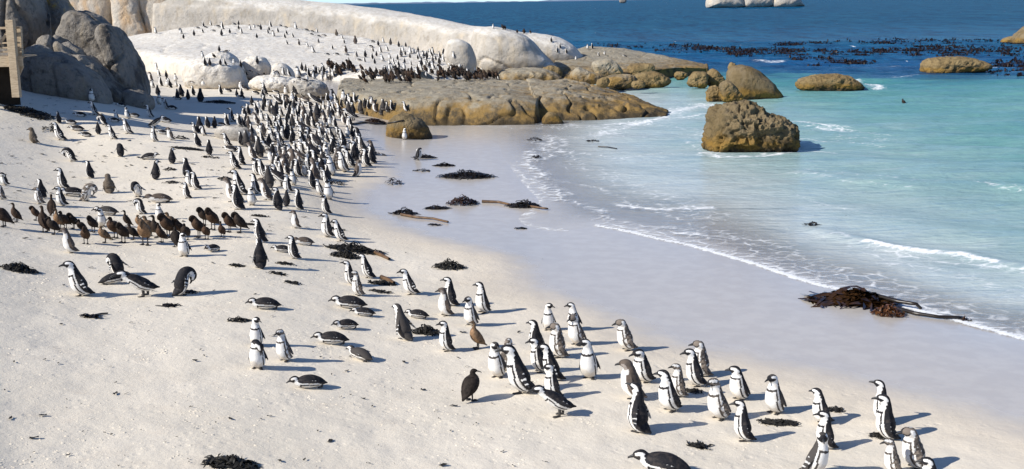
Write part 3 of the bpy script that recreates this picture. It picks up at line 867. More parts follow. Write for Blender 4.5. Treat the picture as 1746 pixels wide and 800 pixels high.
for i in range(24):
    x1 = xr - .02 - i * .155
    board('plank', (x1, DY + .16, zd), (x1, DY + 1.3, zd), .145, .045, deck)
board('shade_panel', (xl, DY + 1.2, zd - 1.0), (pp(27, 97, 1.2).x, DY + 1.2, zd - 1.0), .06, 1.95, deck, mat='gloom')  # dark panel added so the space under the deck reads as deep shade
for px in (-110, -40):
    board('post', pp(px, 34), pp(px + 10, 168), .26, .24, deck, up=Vector((0, 1, 0)))

# ------------------------------------------------------------------ ray tests against what stands so far
bpy.context.view_layer.update()
dg = bpy.context.evaluated_depsgraph_get()
allV, allF = [], []
off = 0
for o in SOLIDS:
    me = o.data
    n = len(me.vertices)
    a = np.empty(n * 3, np.float32)
    me.vertices.foreach_get('co', a)
    a = a.reshape(-1, 3) + np.array(o.location, np.float32)
    allV.append(a)
    for p in me.polygons:
        allF.append([i + off for i in p.vertices])
    off += n
BVH = BVHTree.FromPolygons(np.concatenate(allV).tolist(), allF)
def hit(px, py):
    d = ray(px, py)
    loc, nrm, i, dist = BVH.ray_cast(CAM, d)
    return loc, nrm
def drop(x, y):
    loc, nrm, i, dist = BVH.ray_cast(Vector((x, y, 60)), Vector((0, 0, -1)))
    return loc

# ------------------------------------------------------------------ kelp
def blades(n, rx, ry, h, bl, bw, seed, base_xy, ground=True, flat=.35):
    """a heap of strap shaped fronds lying over each other; returns verts and faces relative to the heap's centre"""
    rg = random.Random(seed)
    V, F = [], []
    z0 = drop(*base_xy).z
    for i in range(n):
        a = rg.uniform(0, 2 * math.pi)
        r = math.sqrt(rg.random())
        x, y = rx * r * math.cos(a), ry * r * math.sin(a)
        hz = h * max(0, 1 - r ** 1.6) * rg.uniform(.35, 1.0)
        L = bl * rg.uniform(.5, 1.3)
        w = bw * rg.uniform(.6, 1.3)
        th = rg.uniform(0, 2 * math.pi)
        cur = rg.uniform(-2.2, 2.2)
        sg = 6
        ax, ay = x - math.cos(th) * L * .5, y - math.sin(th) * L * .5
        tw = rg.uniform(-.9, .9)
        arch = rg.uniform(0, flat) * h
        b = len(V)
        for k in range(sg + 1):
            t = k / sg
            th2 = th + cur * (t - .5)
            ax += math.cos(th2) * L / sg; ay += math.sin(th2) * L / sg
            rr = math.hypot(ax / max(rx, .01), ay / max(ry, .01))
            z = max(.006, hz * max(0, 1.15 - rr ** 1.5 * .9) + arch * math.sin(math.pi * t)) + .012 * math.sin(9 * t + i)
            ww = w * (math.sin(math.pi * (t * .86 + .07)) ** .6) * .5
            nx, ny = -math.sin(th2), math.cos(th2)
            tz = tw * math.sin(3 * t + i)
            V.append((ax + nx * ww, ay + ny * ww, z + tz * ww))
            V.append((ax - nx * ww, ay - ny * ww, z - tz * ww * .6 + .006))
            if k:
                F.append((b + 2 * k - 2, b + 2 * k - 1, b + 2 * k + 1, b + 2 * k))
    V = np.array(V)
    if ground:
        cache = {}
        for i in range(len(V)):
            key = (round(V[i, 0] * 6), round(V[i, 1] * 6))
            if key not in cache:
                q = drop(base_xy[0] + key[0] / 6, base_xy[1] + key[1] / 6)
                cache[key] = (q.z - z0) if q else 0
            V[i, 2] += max(-.25, min(.25, cache[key]))
        return V, F, z0
    return V, F, z0
def kelp_heap(px, py, wpx, hpx, label, mat='kelp', seed=0, n=None, name='kelp_heap', bl=None, bw=None, z=None):
    loc, _ = hit(px, py)
    if z is not None: loc = at(px, py, z)
    m = loc.y / FPX
    rx = wpx * m * .5
    dep = max(.1, (CAM.z - loc.z) / math.hypot(loc.x, loc.y))
    H = hpx * m * .55
    ry = max(rx * .28, hpx * m * .30 / dep * .5)
    ry = min(ry, rx * 1.0 + .1)
    n = n or int(40 + wpx * 2.2)
    if wpx > 130: bl, bw, n = .95, .085, 420
    V, F, z0 = blades(n, rx * .82, ry, H, bl or max(.22, rx * .55), bw or max(.03, 1.9 * m), seed, (loc.x, loc.y))
    me = mesh_np(name, V, F)
    o = link(name, me, M[mat], label=label, cat='kelp', group='kelp heaps washed up on the sand')
    o.location = (loc.x, loc.y, max(z0, -.02) + .004)
    sol = me
    return o
def tube(pts, r0, r1, name, mat, label=None, cat='kelp', group=None, sides=7):
    V, F = [], []
    k = len(pts)
    for i, p in enumerate(pts):
        d = (pts[min(i + 1, k - 1)] - pts[max(i - 1, 0)]).normalized()
        s = d.cross(Vector((0, 0, 1))).normalized()
        u = s.cross(d)
        r = r0 + (r1 - r0) * i / (k - 1)
        for j in range(sides):
            a = 2 * math.pi * j / sides
            V.append(tuple(p + s * (r * math.cos(a)) + u * (r * math.sin(a))))
    for i in range(k - 1):
        for j in range(sides):
            F.append((i * sides + j, i * sides + (j + 1) % sides, (i + 1) * sides + (j + 1) % sides, (i + 1) * sides + j))
    c = pts[0].copy()
    V = np.array(V) - np.array(c)
    o = link(name, mesh_np(name, V, F), M[mat], label=label, cat=cat, group=group)
    o.location = c
    return o
def stem(pxs, r, label, mat='stem', r1=None, lift=.0):
    pts = []
    for (a, b), (c, d) in zip(pxs[:-1], pxs[1:]):
        for t in np.linspace(0, 1, 5, endpoint=False):
            loc, _ = hit(a + (c - a) * t, b + (d - b) * t)
            if loc.z < 0: loc = at(a + (c - a) * t, b + (d - b) * t, .01)
            pts.append(loc + Vector((0, 0, r + lift)))
    loc, _ = hit(*pxs[-1])
    pts.append(loc + Vector((0, 0, r)))
    return tube(pts, r, r1 or r * .7, 'kelp_strand', mat, label, group='kelp strands on the sand')
HEAPS = [
    (34, 461, 66, 22, 'kelp_dry', 'dark kelp heap cut by the left edge of the photo'),
    (50, 193, 96, 14, 'kelp_dry', 'long thin line of dried kelp near the boardwalk'),
    (86, 222, 26, 14, 'kelp_dry', 'small round kelp clump behind the fluffy brown chick'),
    (157, 541, 34, 9, 'kelp', 'small kelp tuft with a curled stalk on bare sand'),
    (290, 522, 34, 7, 'kelp', 'thin flat kelp scrap below the bowing penguin'),
    (322, 498, 30, 7, 'kelp', 'little kelp scrap beside the bowing penguin'),
    (406, 547, 40, 12, 'kelp_dry', 'dark kelp tuft left of the two penguins standing close'),
    (395, 792, 106, 26, 'kelp_dry', 'big crinkled kelp heap cut by the bottom edge'),
    (606, 428, 110, 22, 'kelp_dry', 'widest black kelp heap in the middle of the dry sand'),
    (590, 438, 60, 20, 'kelp_dry', 'front lobe of dark kelp beside two standing penguins'),
    (766, 457, 62, 24, 'kelp_dry', 'compact black kelp mound above the damp sand'),
    (727, 568, 48, 26, 'kelp_dry', 'kelp mound between two standing penguins'),
    (652, 484, 50, 10, 'kelp_dry', 'thin kelp strands right of the patchy brown penguin'),
    (650, 498, 40, 8, 'kelp_dry', 'ragged kelp scraps below the thin strands'),
    (672, 313, 40, 16, 'kelp', 'rounded kelp heap at the crowd edge of the wet sand'),
    (690, 365, 52, 16, 'kelp', 'kelp heap with a long stem on the wet sand'),
    (746, 356, 52, 10, 'kelp', 'flat kelp heap left of the tall one'),
    (790, 348, 64, 24, 'kelp_red', 'tall reddish kelp heap on the wet sand'),
    (893, 352, 66, 18, 'kelp', 'rightmost dark kelp heap joined by a long stem'),
    (796, 302, 108, 20, 'kelp', 'widest kelp heap on the wet sand'),
    (758, 283, 42, 8, 'kelp', 'small flat kelp scrap behind the widest wet heap'),
    (720, 292, 34, 7, 'kelp', 'small kelp scrap nearest the crowd on wet sand'),
    (724, 269, 44, 9, 'kelp', 'kelp strands around the preening penguin'),
    (642, 209, 46, 11, 'kelp_red', 'reddish kelp washed up by the golden based rock'),
    (912, 242, 32, 12, 'kelp', 'dark kelp clump rolling in the thin foam'),
    (916, 271, 22, 8, 'kelp', 'tiny kelp clump below the rolling one'),
    (1012, 250, 30, 7, 'kelp', 'kelp with a trailing stalk in the shallows'),
    (1454, 514, 150, 40, 'kelp_red', 'largest glossy red brown kelp heap at the waterline'),
    (1516, 537, 70, 34, 'kelp_rust', 'right lobe of glossy kelp with stems'),
    (1387, 404, 40, 11, 'kelp', 'kelp clump adrift in the shallow water'),
    (1448, 396, 30, 5, 'kelp_red', 'faint kelp strands just under the shallow water'),
    (1330, 722, 64, 10, 'kelp_dry', 'stringy kelp on sand between the front penguins'),
    (1192, 761, 34, 11, 'kelp_dry', 'little kelp twig below the moulting white penguin'),
    (1182, 668, 34, 11, 'kelp_dry', 'kelp tuft behind the front pair of penguins'),
    (1424, 700, 26, 6, 'kelp_dry', 'kelp scrap beside the last front penguins'),
    (1500, 744, 40, 12, 'kelp_dry', 'kelp tuft at the feet of the two overlapping penguins'),
    (888, 390, 22, 5, 'kelp', 'tiny kelp scrap on the mirror wet sand'),
    (740, 384, 24, 5, 'kelp', 'forked kelp twig on the wet sand'),
    (574, 392, 34, 8, 'kelp_dry', 'forked kelp twig beside the leaning penguin'),
    (577, 313, 30, 12, 'kelp', 'kelp clump under the edge of the crowd'),
    (610, 258, 56, 9, 'kelp', 'kelp at the seaward side of the crowd'),
    (645, 264, 34, 8, 'kelp', 'kelp strands on the sand beside the crowd'),
    (490, 178, 44, 14, 'kelp_dry', 'dark kelp bank in the middle of the crowd'),
    (375, 175, 60, 7, 'kelp_dry', 'dark kelp line beyond the boulder shadow'),
    (290, 290, 26, 8, 'kelp_dry', 'kelp scrap near the bird looking right'),
    (293, 312, 30, 9, 'kelp_dry', 'kelp clump above the resting brown bird'),
    (360, 269, 34, 6, 'kelp_dry', 'kelp strip under the upright back view bird'),
    (320, 254, 60, 4, 'kelp_dry', 'long thin kelp line across the left sand'),
    (310, 236, 26, 7, 'kelp_dry', 'kelp scrap behind the pale brown bird'),
    (385, 306, 36, 9, 'kelp_dry', 'kelp tuft left of the brown faced penguin'),
    (443, 369, 34, 6, 'kelp_dry', 'kelp twig between the cormorants and the crowd'),
    (426, 383, 20, 5, 'kelp_dry', 'small kelp scrap by the preening cormorants'),
    (484, 450, 36, 6, 'kelp_dry', 'kelp twig right of the bird seen from behind'),
    (474, 467, 30, 6, 'kelp_dry', 'kelp scrap with a stalk on the bare sand'),
    (405, 454, 22, 9, 'kelp_dry', 'compact kelp tuft left of the bird seen from behind'),
    (501, 483, 24, 5, 'kelp_dry', 'small kelp scrap in the open sand'),
    (390, 448, 0, 0, '', ''),
]
for i, (x, y, w, h, mt, lbl) in enumerate(HEAPS):
    if w:
        if w <= 40:
            kelp_heap(x, y, w, h, lbl, mt, 100 + i, n=16 + w // 2)
        else:
            kelp_heap(x, y, w, h, lbl, mt, 100 + i)
stem([(602, 213), (622, 210), (640, 213), (662, 212), (688, 207)], .05, 'long dark kelp stem lying along the little pool', 'kelp')
stem([(684, 368), (710, 373), (738, 375), (764, 381)], .045, 'straight brown kelp stem pointing at the sea from the left heap')
stem([(822, 346), (850, 347), (872, 352)], .05, 'kelp stem joining the tall heap to the rightmost one')
stem([(900, 353), (918, 356), (934, 358)], .04, 'short kelp stem tip beyond the rightmost wet heap')
stem([(1525, 528), (1560, 538), (1600, 544), (1640, 545)], .045, 'dark stem trailing right from the largest heap', 'kelp')
stem([(1480, 510), (1530, 524), (1570, 530)], .05, 'arched stem over the largest kelp heap', 'kelp', lift=.08)
stem([(640, 434), (652, 439), (664, 445)], .05, 'short tan kelp stump right of the widest dry heap')
stem([(650, 476), (664, 481), (672, 486)], .05, 'tan bent kelp stalk among the ragged scraps')
stem([(1020, 251), (1036, 252), (1054, 255)], .03, 'stalk trailing from kelp in the shallows', 'kelp')
stem([(160, 540), (172, 537), (184, 536)], .02, 'thin curled stalk on the bare sand', 'kelp')
loc, _ = hit(1640, 548)
kelp_heap(1647, 548, 26, 11, 'knobbed end of the long trailing kelp stem', 'kelp_red', 400, n=26)

# tiny scraps nobody could count
V, F = [], []
rg = random.Random(5)
cnt = 0
while cnt < 640:
    if rg.random() < .45:
        px, py = rg.uniform(0, 1000), 170 + 630 * rg.random() ** 1.3
    else:
        px, py = rg.uniform(0, 640), 150 + 260 * rg.random()
    if px > 620 + (py - 420) * 1.8 and rg.random() > .12: continue
    loc, nn = hit(px, py)
    if loc is None or nn.z < .8 or loc.z < .1: continue
    L = rg.choice((.04, .05, .07, .10, .16)) * rg.uniform(.35, .9) * (.3 + loc.y / 28)
    th = rg.uniform(0, 6.28)
    w = L * rg.uniform(.12, .45)
    b = len(V)
    c, s = math.cos(th), math.sin(th)
    bend = rg.uniform(-.4, .4) * L
    for k in range(4):
        t = k / 3 - .5
        x, y = t * L, bend * (t * t) * 2
        ww = w * (.35 if k in (0, 3) else .6)
        for sg in (1, -1):
            V.append((loc.x + c * x - s * (y + sg * ww), loc.y + s * x + c * (y + sg * ww), loc.z + .012 + rg.uniform(0, .02)))
        if k: F.append((b + 2 * k - 2, b + 2 * k - 1, b + 2 * k + 1, b + 2 * k))
    cnt += 1
link('seaweed_scraps', mesh_np('seaweed_scraps', V, F), M['kelp_dry'], kind='stuff', label='tiny dark seaweed scraps scattered over the dry sand', cat='seaweed')

# crumbs and scuffed lumps of sand kicked up by the birds
V, F = [], []
ctrs = []
while len(ctrs) < 120:
    px, py = rg.uniform(0, 1500), 300 + 500 * rg.random() ** .8
    loc, nn = hit(px, py)
    if loc is None or loc.z < .36: continue
    ctrs.append(loc)
for c in ctrs:
    sp = rg.uniform(.08, .5)
    for _ in range(rg.randint(4, 22)):
        x, y = c.x + rg.gauss(0, sp), c.y + rg.gauss(0, sp)
        r = rg.uniform(.010, .032) * (.7 + c.y / 40)
        z = float(c.z) + .0
        q = drop(x, y)
        if q is None or q.z < .3: continue
        b = len(V)
        a0 = rg.uniform(0, 6.28)
        for k in range(5):
            a = a0 + k * 1.2566
            V.append((x + r * rg.uniform(.7, 1.3) * math.cos(a), y + r * rg.uniform(.7, 1.3) * math.sin(a), q.z - .004))
        V.append((x + rg.uniform(-.3, .3) * r, y + rg.uniform(-.3, .3) * r, q.z + r * rg.uniform(.3, .6)))
        for k in range(5): F.append((b + k, b + (k + 1) % 5, b + 5))
me = mesh_np('sand_crumbs', V, F)
fattr(me, 'wet', np.full(len(V), -9.0))
link('sand_crumbs', me, M['sand'], kind='stuff', label='small scuffed crumbs of pale sand on the dry beach', cat='sand')

# floating kelp beds: heads and fronds standing out of the water
V, F = [], []
BANDS = [(1240, 1350, 82, 95, 190), (1330, 1480, 84, 95, 130), (1470, 1560, 84, 92, 90), (1560, 1746, 78, 96, 260), (1320, 1370, 72, 77, 40), (1375, 1420, 72, 76, 24),
         (1410, 1746, 67, 75, 110), (1110, 1250, 78, 91, 90), (1360, 1420, 98, 104, 34), (1418, 1490, 104, 110, 60), (1690, 1760, 103, 113, 90), (1700, 1760, 116, 131, 34),
         (1185, 1225, 80, 88, 30), (1000, 1110, 74, 84, 26), (1350, 1420, 112, 118, 4), (1600, 1640, 93, 99, 20), (1560, 1620, 112, 116, 8), (1740, 1790, 80, 130, 60)]
for x0, x1, y0, y1, n in BANDS:
    ctr = [(rg.uniform(x0, x1), rg.uniform(y0, y1)) for _ in range(max(2, n // 7))]
    for i in range(int(n * 2.6)):
        cx, cy = rg.choice(ctr)
        px, py = (cx + rg.gauss(0, 9), cy + rg.gauss(0, 1.0)) if rg.random() < .8 else (rg.uniform(x0, x1), rg.uniform(y0, y1))
        p = at(px, min(max(py, y0 - 1), y1 + 1), 0)
        for q in range(rg.randint(1, 4)):
            th = rg.uniform(0, 6.28)
            L = rg.uniform(.2, .65)
            H = rg.uniform(.05, .24) * (1.9 if rg.random() < .10 else 1)
            w = rg.uniform(.03, .09)
            b = len(V)
            lean = rg.uniform(-.3, .3)
            for k in range(5):
                t = k / 4
                x, z = (t - .3) * L, H * math.sin(math.pi * min(1, t * .95)) - .05
                ww = w * (1, 1.1, 1, .8, .3)[k]
                for sg in (1, -1):
                    V.append((p.x + math.cos(th) * x - math.sin(th) * sg * ww, p.y + math.sin(th) * x + math.cos(th) * sg * ww, z + sg * lean * ww))
                if k: F.append((b + 2 * k - 2, b + 2 * k - 1, b + 2 * k + 1, b + 2 * k))
link('floating_kelp', mesh_np('floating_kelp', V, F), M['kelp_float'], kind='stuff', label='dark kelp bed breaking the surface of the sea', cat='kelp')

# ------------------------------------------------------------------ birds
BLACK, WHITE = np.array((.017, .017, .020)), np.array((.74, .725, .69))
BROWN, GREY, TAN = np.array((.105, .082, .066)), np.array((.16, .15, .145)), np.array((.30, .235, .17))
# stations: x forward, z up, half width, half depth.  index: 0 tail tip 1 tail 2 rump 3 lower belly 4 belly 5 mid 6 chest 7 shoulder 8 neck 9 neck top 10 skull 11 face 12 bill base
STAND = [(-.140, .022, .014, .010), (-.112, .032, .036, .018), (-.066, .058, .076, .050), (-.012, .090, .103, .084), (.014, .165, .114, .108), (.018, .245, .108, .102),
         (.018, .318, .095, .089), (.006, .384, .075, .072), (.0, .428, .061, .061), (.003, .466, .055, .057), (.018, .512, .057, .060), (.060, .522, .044, .046), (.092, .515, .023, .025)]
STAND = [(x + .11 * (z - .09), z, w, d) for x, z, w, d in STAND]
def pose_st(kind):
    S = [list(s) for s in STAND]
    def shift(i0, dx, dz):
        for i in range(i0, 13):
            S[i][0] += dx; S[i][1] += dz
    if kind == 'a':           # tall, neck stretched
        for i in range(7, 13):
            f = (i - 6) / 3
            S[i][1] += .028 * min(f, 2.0); S[i][2] *= .95; S[i][3] *= .95
    elif kind == 'h':         # hunched
        for i in range(7, 13):
            S[i][1] -= .022 * min((i - 6), 3); S[i][2] *= 1.07; S[i][3] *= 1.07
    elif kind == 'w':         # leaning forward, walking
        for i in range(13):
            z = S[i][1]
            S[i][0] += .15 * (z - .09) + .06 * max(0, z - .3)
            S[i][1] -= .05 * max(0, z - .09)
        for i in range(9, 13): S[i][1] += .012
    elif kind == 'b':         # crouched, body near 40 degrees, neck low and forward
        B = [(-.21, .115, .014, .010), (-.175, .125, .034, .018), (-.125, .14, .070, .052), (-.065, .155, .093, .080), (-.0, .195, .104, .096), (.055, .24, .100, .092),
             (.105, .283, .092, .085), (.15, .315, .074, .070), (.185, .340, .060, .058), (.208, .368, .054, .054), (.240, .395, .056, .058), (.285, .395, .043, .044), (.316, .386, .022, .024)]
        S = [list(s) for s in B]
    elif kind == 'p':         # upright, head bowed to the breast
        P = {8: (.075, .432, .062, .062), 9: (.118, .430, .055, .057), 10: (.158, .398, .057, .060), 11: (.174, .350, .044, .046), 12: (.176, .318, .023, .025)}
        for i, v in P.items(): S[i] = list(v)
    elif kind == 'q':         # bent double, head out of sight at the breast
        for i in range(13):
            z = S[i][1]
            S[i][0] += .22 * max(0, z - .2)
        P = {6: (.09, .330, .098, .092), 7: (.145, .360, .082, .078), 8: (.20, .352, .064, .062), 9: (.232, .315, .056, .057), 10: (.24, .268, .057, .059), 11: (.225, .225, .044, .045), 12: (.21, .195, .022, .024)}
        for i, v in P.items(): S[i] = list(v)
    elif kind == 'l':         # lying on the belly
        Lq = [(-.31, .055, .014, .010), (-.275, .066, .038, .022), (-.215, .086, .078, .060), (-.14, .106, .106, .090), (-.06, .122, .120, .110), (.02, .130, .116, .112),
              (.095, .132, .104, .104), (.148, .142, .086, .086), (.180, .158, .068, .068), (.198, .176, .060, .061), (.226, .192, .059, .062), (.272, .186, .046, .048), (.304, .174, .023, .026)]
        S = [list(s) for s in Lq]
    elif kind == 'i':         # chick: pear shaped
        for i in range(13):
            S[i][1] *= .92
            if 1 < i < 7: S[i][2] *= 1.1; S[i][3] *= 1.1
        for i in range(7, 13): S[i][1] -= .03; S[i][2] *= 1.12; S[i][3] *= 1.1
    return S
def cr(pts, n):
    pts = np.array(pts, float)
    k = len(pts)
    u = np.linspace(0, k - 1, n)
    i = np.minimum(u.astype(int), k - 2)
    t = (u - i)[:, None]
    p0, p1, p2, p3 = pts[np.maximum(i - 1, 0)], pts[i], pts[i + 1], pts[np.minimum(i + 2, k - 1)]
    return u, .5 * ((2 * p1) + (-p0 + p2) * t + (2 * p0 - 5 * p1 + 4 * p2 - p3) * t * t + (-p0 + 3 * p1 - 3 * p2 + p3) * t ** 3)
def loft(S, nr, ns, turn=0.0, pivot=8.0, tip=True):
    u, C = cr(S, nr)
    C[:, 2:] = np.maximum(C[:, 2:], .006)
    T = np.gradient(C[:, :2], axis=0)
    T /= np.maximum(np.linalg.norm(T, axis=1), 1e-6)[:, None]
    V, U, PHI = [], [], []
    for k in range(nr):
        cx, cz, w, d = C[k]
        vx, vz = T[k, 1], -T[k, 0]            # ventral direction
        for j in range(ns):
            a = 2 * math.pi * j / ns
            V.append((cx + vx * d * math.cos(a), w * math.sin(a), cz + vz * d * math.cos(a)))
            U.append(u[k]); PHI.append(min(a, 2 * math.pi - a))
    V, U, PHI = np.array(V), np.array(U), np.array(PHI)
    if turn:
        p = np.array([np.interp(pivot, u, C[:, 0]), np.interp(pivot, u, C[:, 1])])
        ang = turn * np.clip((U - pivot) / 2.0, 0, 1)
        c, s = np.cos(ang), np.sin(ang)
        x, y = V[:, 0] - p[0], V[:, 1].copy()
        V[:, 0] = p[0] + x * c - y * s
        V[:, 1] = x * s + y * c
    F = []
    for k in range(nr - 1):
        for j in range(ns):
            F.append((k * ns + j, k * ns + (j + 1) % ns, (k + 1) * ns + (j + 1) % ns, (k + 1) * ns + j))
    n = len(V)
    a, b = V[:ns].mean(0), V[-ns:].mean(0)
    V = np.vstack([V, a, b]); U = np.append(U, [0, 12]); PHI = np.append(PHI, [1.5, 1.5])
    for j in range(ns):
        F.append((n, (j + 1) % ns, j, j)); F.append((n + 1, n - ns + j, n - ns + (j + 1) % ns, n - ns + (j + 1) % ns))
    return V, np.array(F), U, PHI
def sm(x, a, b): return np.clip((x - a) / (b - a), 0, 1)
def penguin_col(kind, U, PHI, V, seed=0):
    n = len(U)
    back = BLACK
    if kind == 'g': back = np.array((.060, .054, .050))
    if kind == 'j': back = BROWN
    if kind == 'm': back = np.array((.085, .072, .062))
    C = np.tile(WHITE, (n, 1)).astype(float)
    if kind == 'c':
        f = fbm(V * 25, 2)
        C[:] = np.array((.125, .10, .075)) + f[:, None] * .03
        C[(PHI < .8) & (U > 3) & (U < 7)] = (.20, .17, .13)
        return C
    tor = U < 8.6
    phib = np.interp(U, [0, 2, 3, 5, 7, 8, 9], [.2, 1.2, 1.50, 1.50, 1.46, 1.62, 1.75])
    C[tor & (PHI > phib)] = back
    C[U < 1.7] = back
    if kind in 'agm':
        band = (np.abs(U - 6.75 + .35 * np.cos(PHI)) < .20) & (PHI < 1.30)
        side = (np.abs(PHI - (1.18 - .12 * (6.7 - U) / 4)) < .11) & (U < 6.8) & (U > 2.6)
        C[band | side] = back
    head = U >= 8.6
    if kind in 'agm':
        hd = C[head]
        u, p = U[head], PHI[head]
        hd[:] = WHITE
        hd[(p > 1.95) & (u < 9.4)] = back
        hd[(p > 2.42) & (u >= 9.4)] = back
        mask = (u > 10.0 - .25 * np.cos(p)) & (p < 1.72)
        hd[mask] = BLACK
        hd[(u > 11.2)] = BLACK
        C[head] = hd
    elif kind == 'j':
        hd = C[head]
        u, p = U[head], PHI[head]
        hd[:] = np.array((.28, .245, .22))
        hd[p > 1.75] = BROWN * 1.1
        hd[(p < 1.0) & (u < 10.2)] = WHITE * .85
        hd[u > 11.2] = BROWN * .7
        C[head] = hd
        C[(U > 6.3) & (U < 8.6) & (PHI < 1.9)] = WHITE * .8
    st = np.clip(fbm(V * 14 + 2.2, 3) * 1.3 + .25 - V[:, 2] * 1.1, 0, .45)[:, None]
    wm = (C.mean(1) > .5)[:, None]
    C = np.where(wm, C * (1 - st) + np.array((.50, .42, .32)) * st, C)
    bk = np.clip(fbm(V * 26 + 8, 3) * 1.6, 0, .6)[:, None]
    C = np.where(wm, C, C * (1 - bk) + np.array((.060, .050, .045)) * bk)
    if kind == 'm':
        f = fbm(V * 22 + seed, 3)
        m = (f > .12) & (PHI > 1.2)
        C[m] = np.array((.20, .165, .135))
        m = (f < -.30) & (PHI > 1.4)
        C[m] = WHITE * .7
    return C
def flipper(side, S, spread, back):
    """a flat tapering flipper rooted at the shoulder; returns verts, faces, colours"""
    s7, s5, s3 = np.array(S[7]), np.array(S[5]), np.array(S[3])
    ax = (s3[:2] - s7[:2]); L = np.linalg.norm(ax); ax /= L
    root = np.array([s7[0] * .75 + s5[0] * .25, (s7[2] * .86), s7[1] * .78 + s5[1] * .22])
    ax3 = np.array([ax[0], 0, ax[1]])
    out = np.array([0, 1.0, 0])
    fwd = np.array([-ax[1], 0, ax[0]])
    V, F, C = [], [], []
    st = [(0, .036, .020), (.2, .042, .018), (.45, .039, .015), (.7, .032, .013), (.9, .021, .011), (1.0, .009, .008)]
    LL = .25
    for k, (t, w, th) in enumerate(st):
        bulge = .034 * math.sin(math.pi * min(1, t * 1.25) * .8) + .006
        c = root + ax3 * (t * LL * math.cos(spread * t))
        si = 6.75 - 3.3 * t
        i0 = int(si); wb = S[i0][2] + (S[i0 + 1][2] - S[i0][2]) * (si - i0)
        c[1] = wb * .97 - .012 * (1 - t) + t * LL * math.sin(spread) * (.45 + .55 * t)
        c = c - fwd * (.010 + .030 * t * t)
        for j in range(8):
            a = 2 * math.pi * j / 8
            q = c + fwd * (w * math.cos(a)) + out * (th * .62 * math.sin(a))
            V.append((q[0], q[1] * side, q[2]))
            C.append(back if math.sin(a) > -.55 else WHITE * .8)
    for k in range(5):
        for j in range(8):
            F.append((k * 8 + j, k * 8 + (j + 1) % 8, (k + 1) * 8 + (j + 1) % 8, (k + 1) * 8 + j))
    n = len(V)
    V.append(tuple(np.array(V[:8]).mean(0))); V.append(tuple(np.array(V[-9:-1]).mean(0)))
    C += [back, back]
    for j in range(8):
        F.append((n, (j + 1) % 8, j, j)); F.append((n + 1, n - 8 + j, n - 8 + (j + 1) % 8, n - 8 + (j + 1) % 8))
    return np.array(V), np.array(F), np.array(C)
def join(parts):
    V, F, C = [], [], []
    o = 0
    for v, f, c in parts:
        V.append(v); F.append(f + o); C.append(c); o += len(v)
    return np.vstack(V), np.vstack(F), np.vstack(C)
def foot_geo(side, x, y, z=0.0, L=.075, splay=.25, wid=.040):
    V = []
    dirx, diry = math.cos(splay * side), math.sin(splay * side)
    pts = [(-.022, 0.006), (-.018, -.016), (.05, -wid * .55), (L, -wid * .62), (L * .82, -wid * .25), (L * 1.1, 0), (L * .82, wid * .25), (L, wid * .62), (.05, wid * .55), (-.018, .016)]
    for zz, sc in ((.004, 1.0), (.020, .82)):
        for a, b in pts:
            a2, b2 = a * sc, b * sc
            V.append((x + a2 * dirx - b2 * diry, y + a2 * diry + b2 * dirx, z + zz * (1.25 if a < .02 else .85)))
    n = len(pts)
    F = [tuple((j, (j + 1) % n, n + (j + 1) % n, n + j)) for j in range(n)]
    for base, flip in ((0, True), (n, False)):
        for j in range(1, n // 2):
            q = (base + j, base + j + 1, base + n - j - 1, base + n - j)
            F.append(q[::-1] if flip else q)
    V = np.array(V)
    # shank
    k = len(V)
    sh = []
    for zz, r in ((.012, .015), (.07, .022)):
        for j in range(6):
            a = 2 * math.pi * j / 6
            sh.append((x - .008 + r * math.cos(a), y + r * math.sin(a), z + zz))
    V = np.vstack([V, sh])
    for j in range(6):
        F.append((k + j, k + (j + 1) % 6, k + 6 + (j + 1) % 6, k + 6 + j))
    return V, np.array(F), np.tile(np.array((.055, .05, .047)), (len(V), 1))
def bill_geo(S, turn, L=.066, r=.0205, hook=.012, col=(.035, .033, .033), pivot=8.0):
    a, b = np.array(S[11]), np.array(S[12])
    d = (b[:2] - a[:2]); d /= np.linalg.norm(d)
    nrm = np.array([-d[1], d[0]])
    V, F = [], []
    st = [(-.012, r * 1.05, 0), (.25 * L, r * .86, 0), (.6 * L, r * .62, -.001), (.88 * L, r * .5, -.004), (L, .0035, -hook)]
    for t, rr, dz in st:
        c = b[:2] + d * t + nrm * dz
        for j in range(6):
            q = 2 * math.pi * j / 6
            V.append((c[0] + nrm[0] * rr * math.cos(q), rr * .72 * math.sin(q), c[1] + nrm[1] * rr * math.cos(q)))
    for k in range(4):
        for j in range(6):
            F.append((k * 6 + j, k * 6 + (j + 1) % 6, (k + 1) * 6 + (j + 1) % 6, (k + 1) * 6 + j))
    V = np.array(V)
    if turn:
        u, C = cr(S, 60)
        p0 = np.interp(pivot, u, C[:, 0])
        c, s = math.cos(turn), math.sin(turn)
        x, y = V[:, 0] - p0, V[:, 1].copy()
        V[:, 0] = p0 + x * c - y * s; V[:, 1] = x * s + y * c
    return V, np.array(F), np.tile(np.array(col), (len(V), 1))
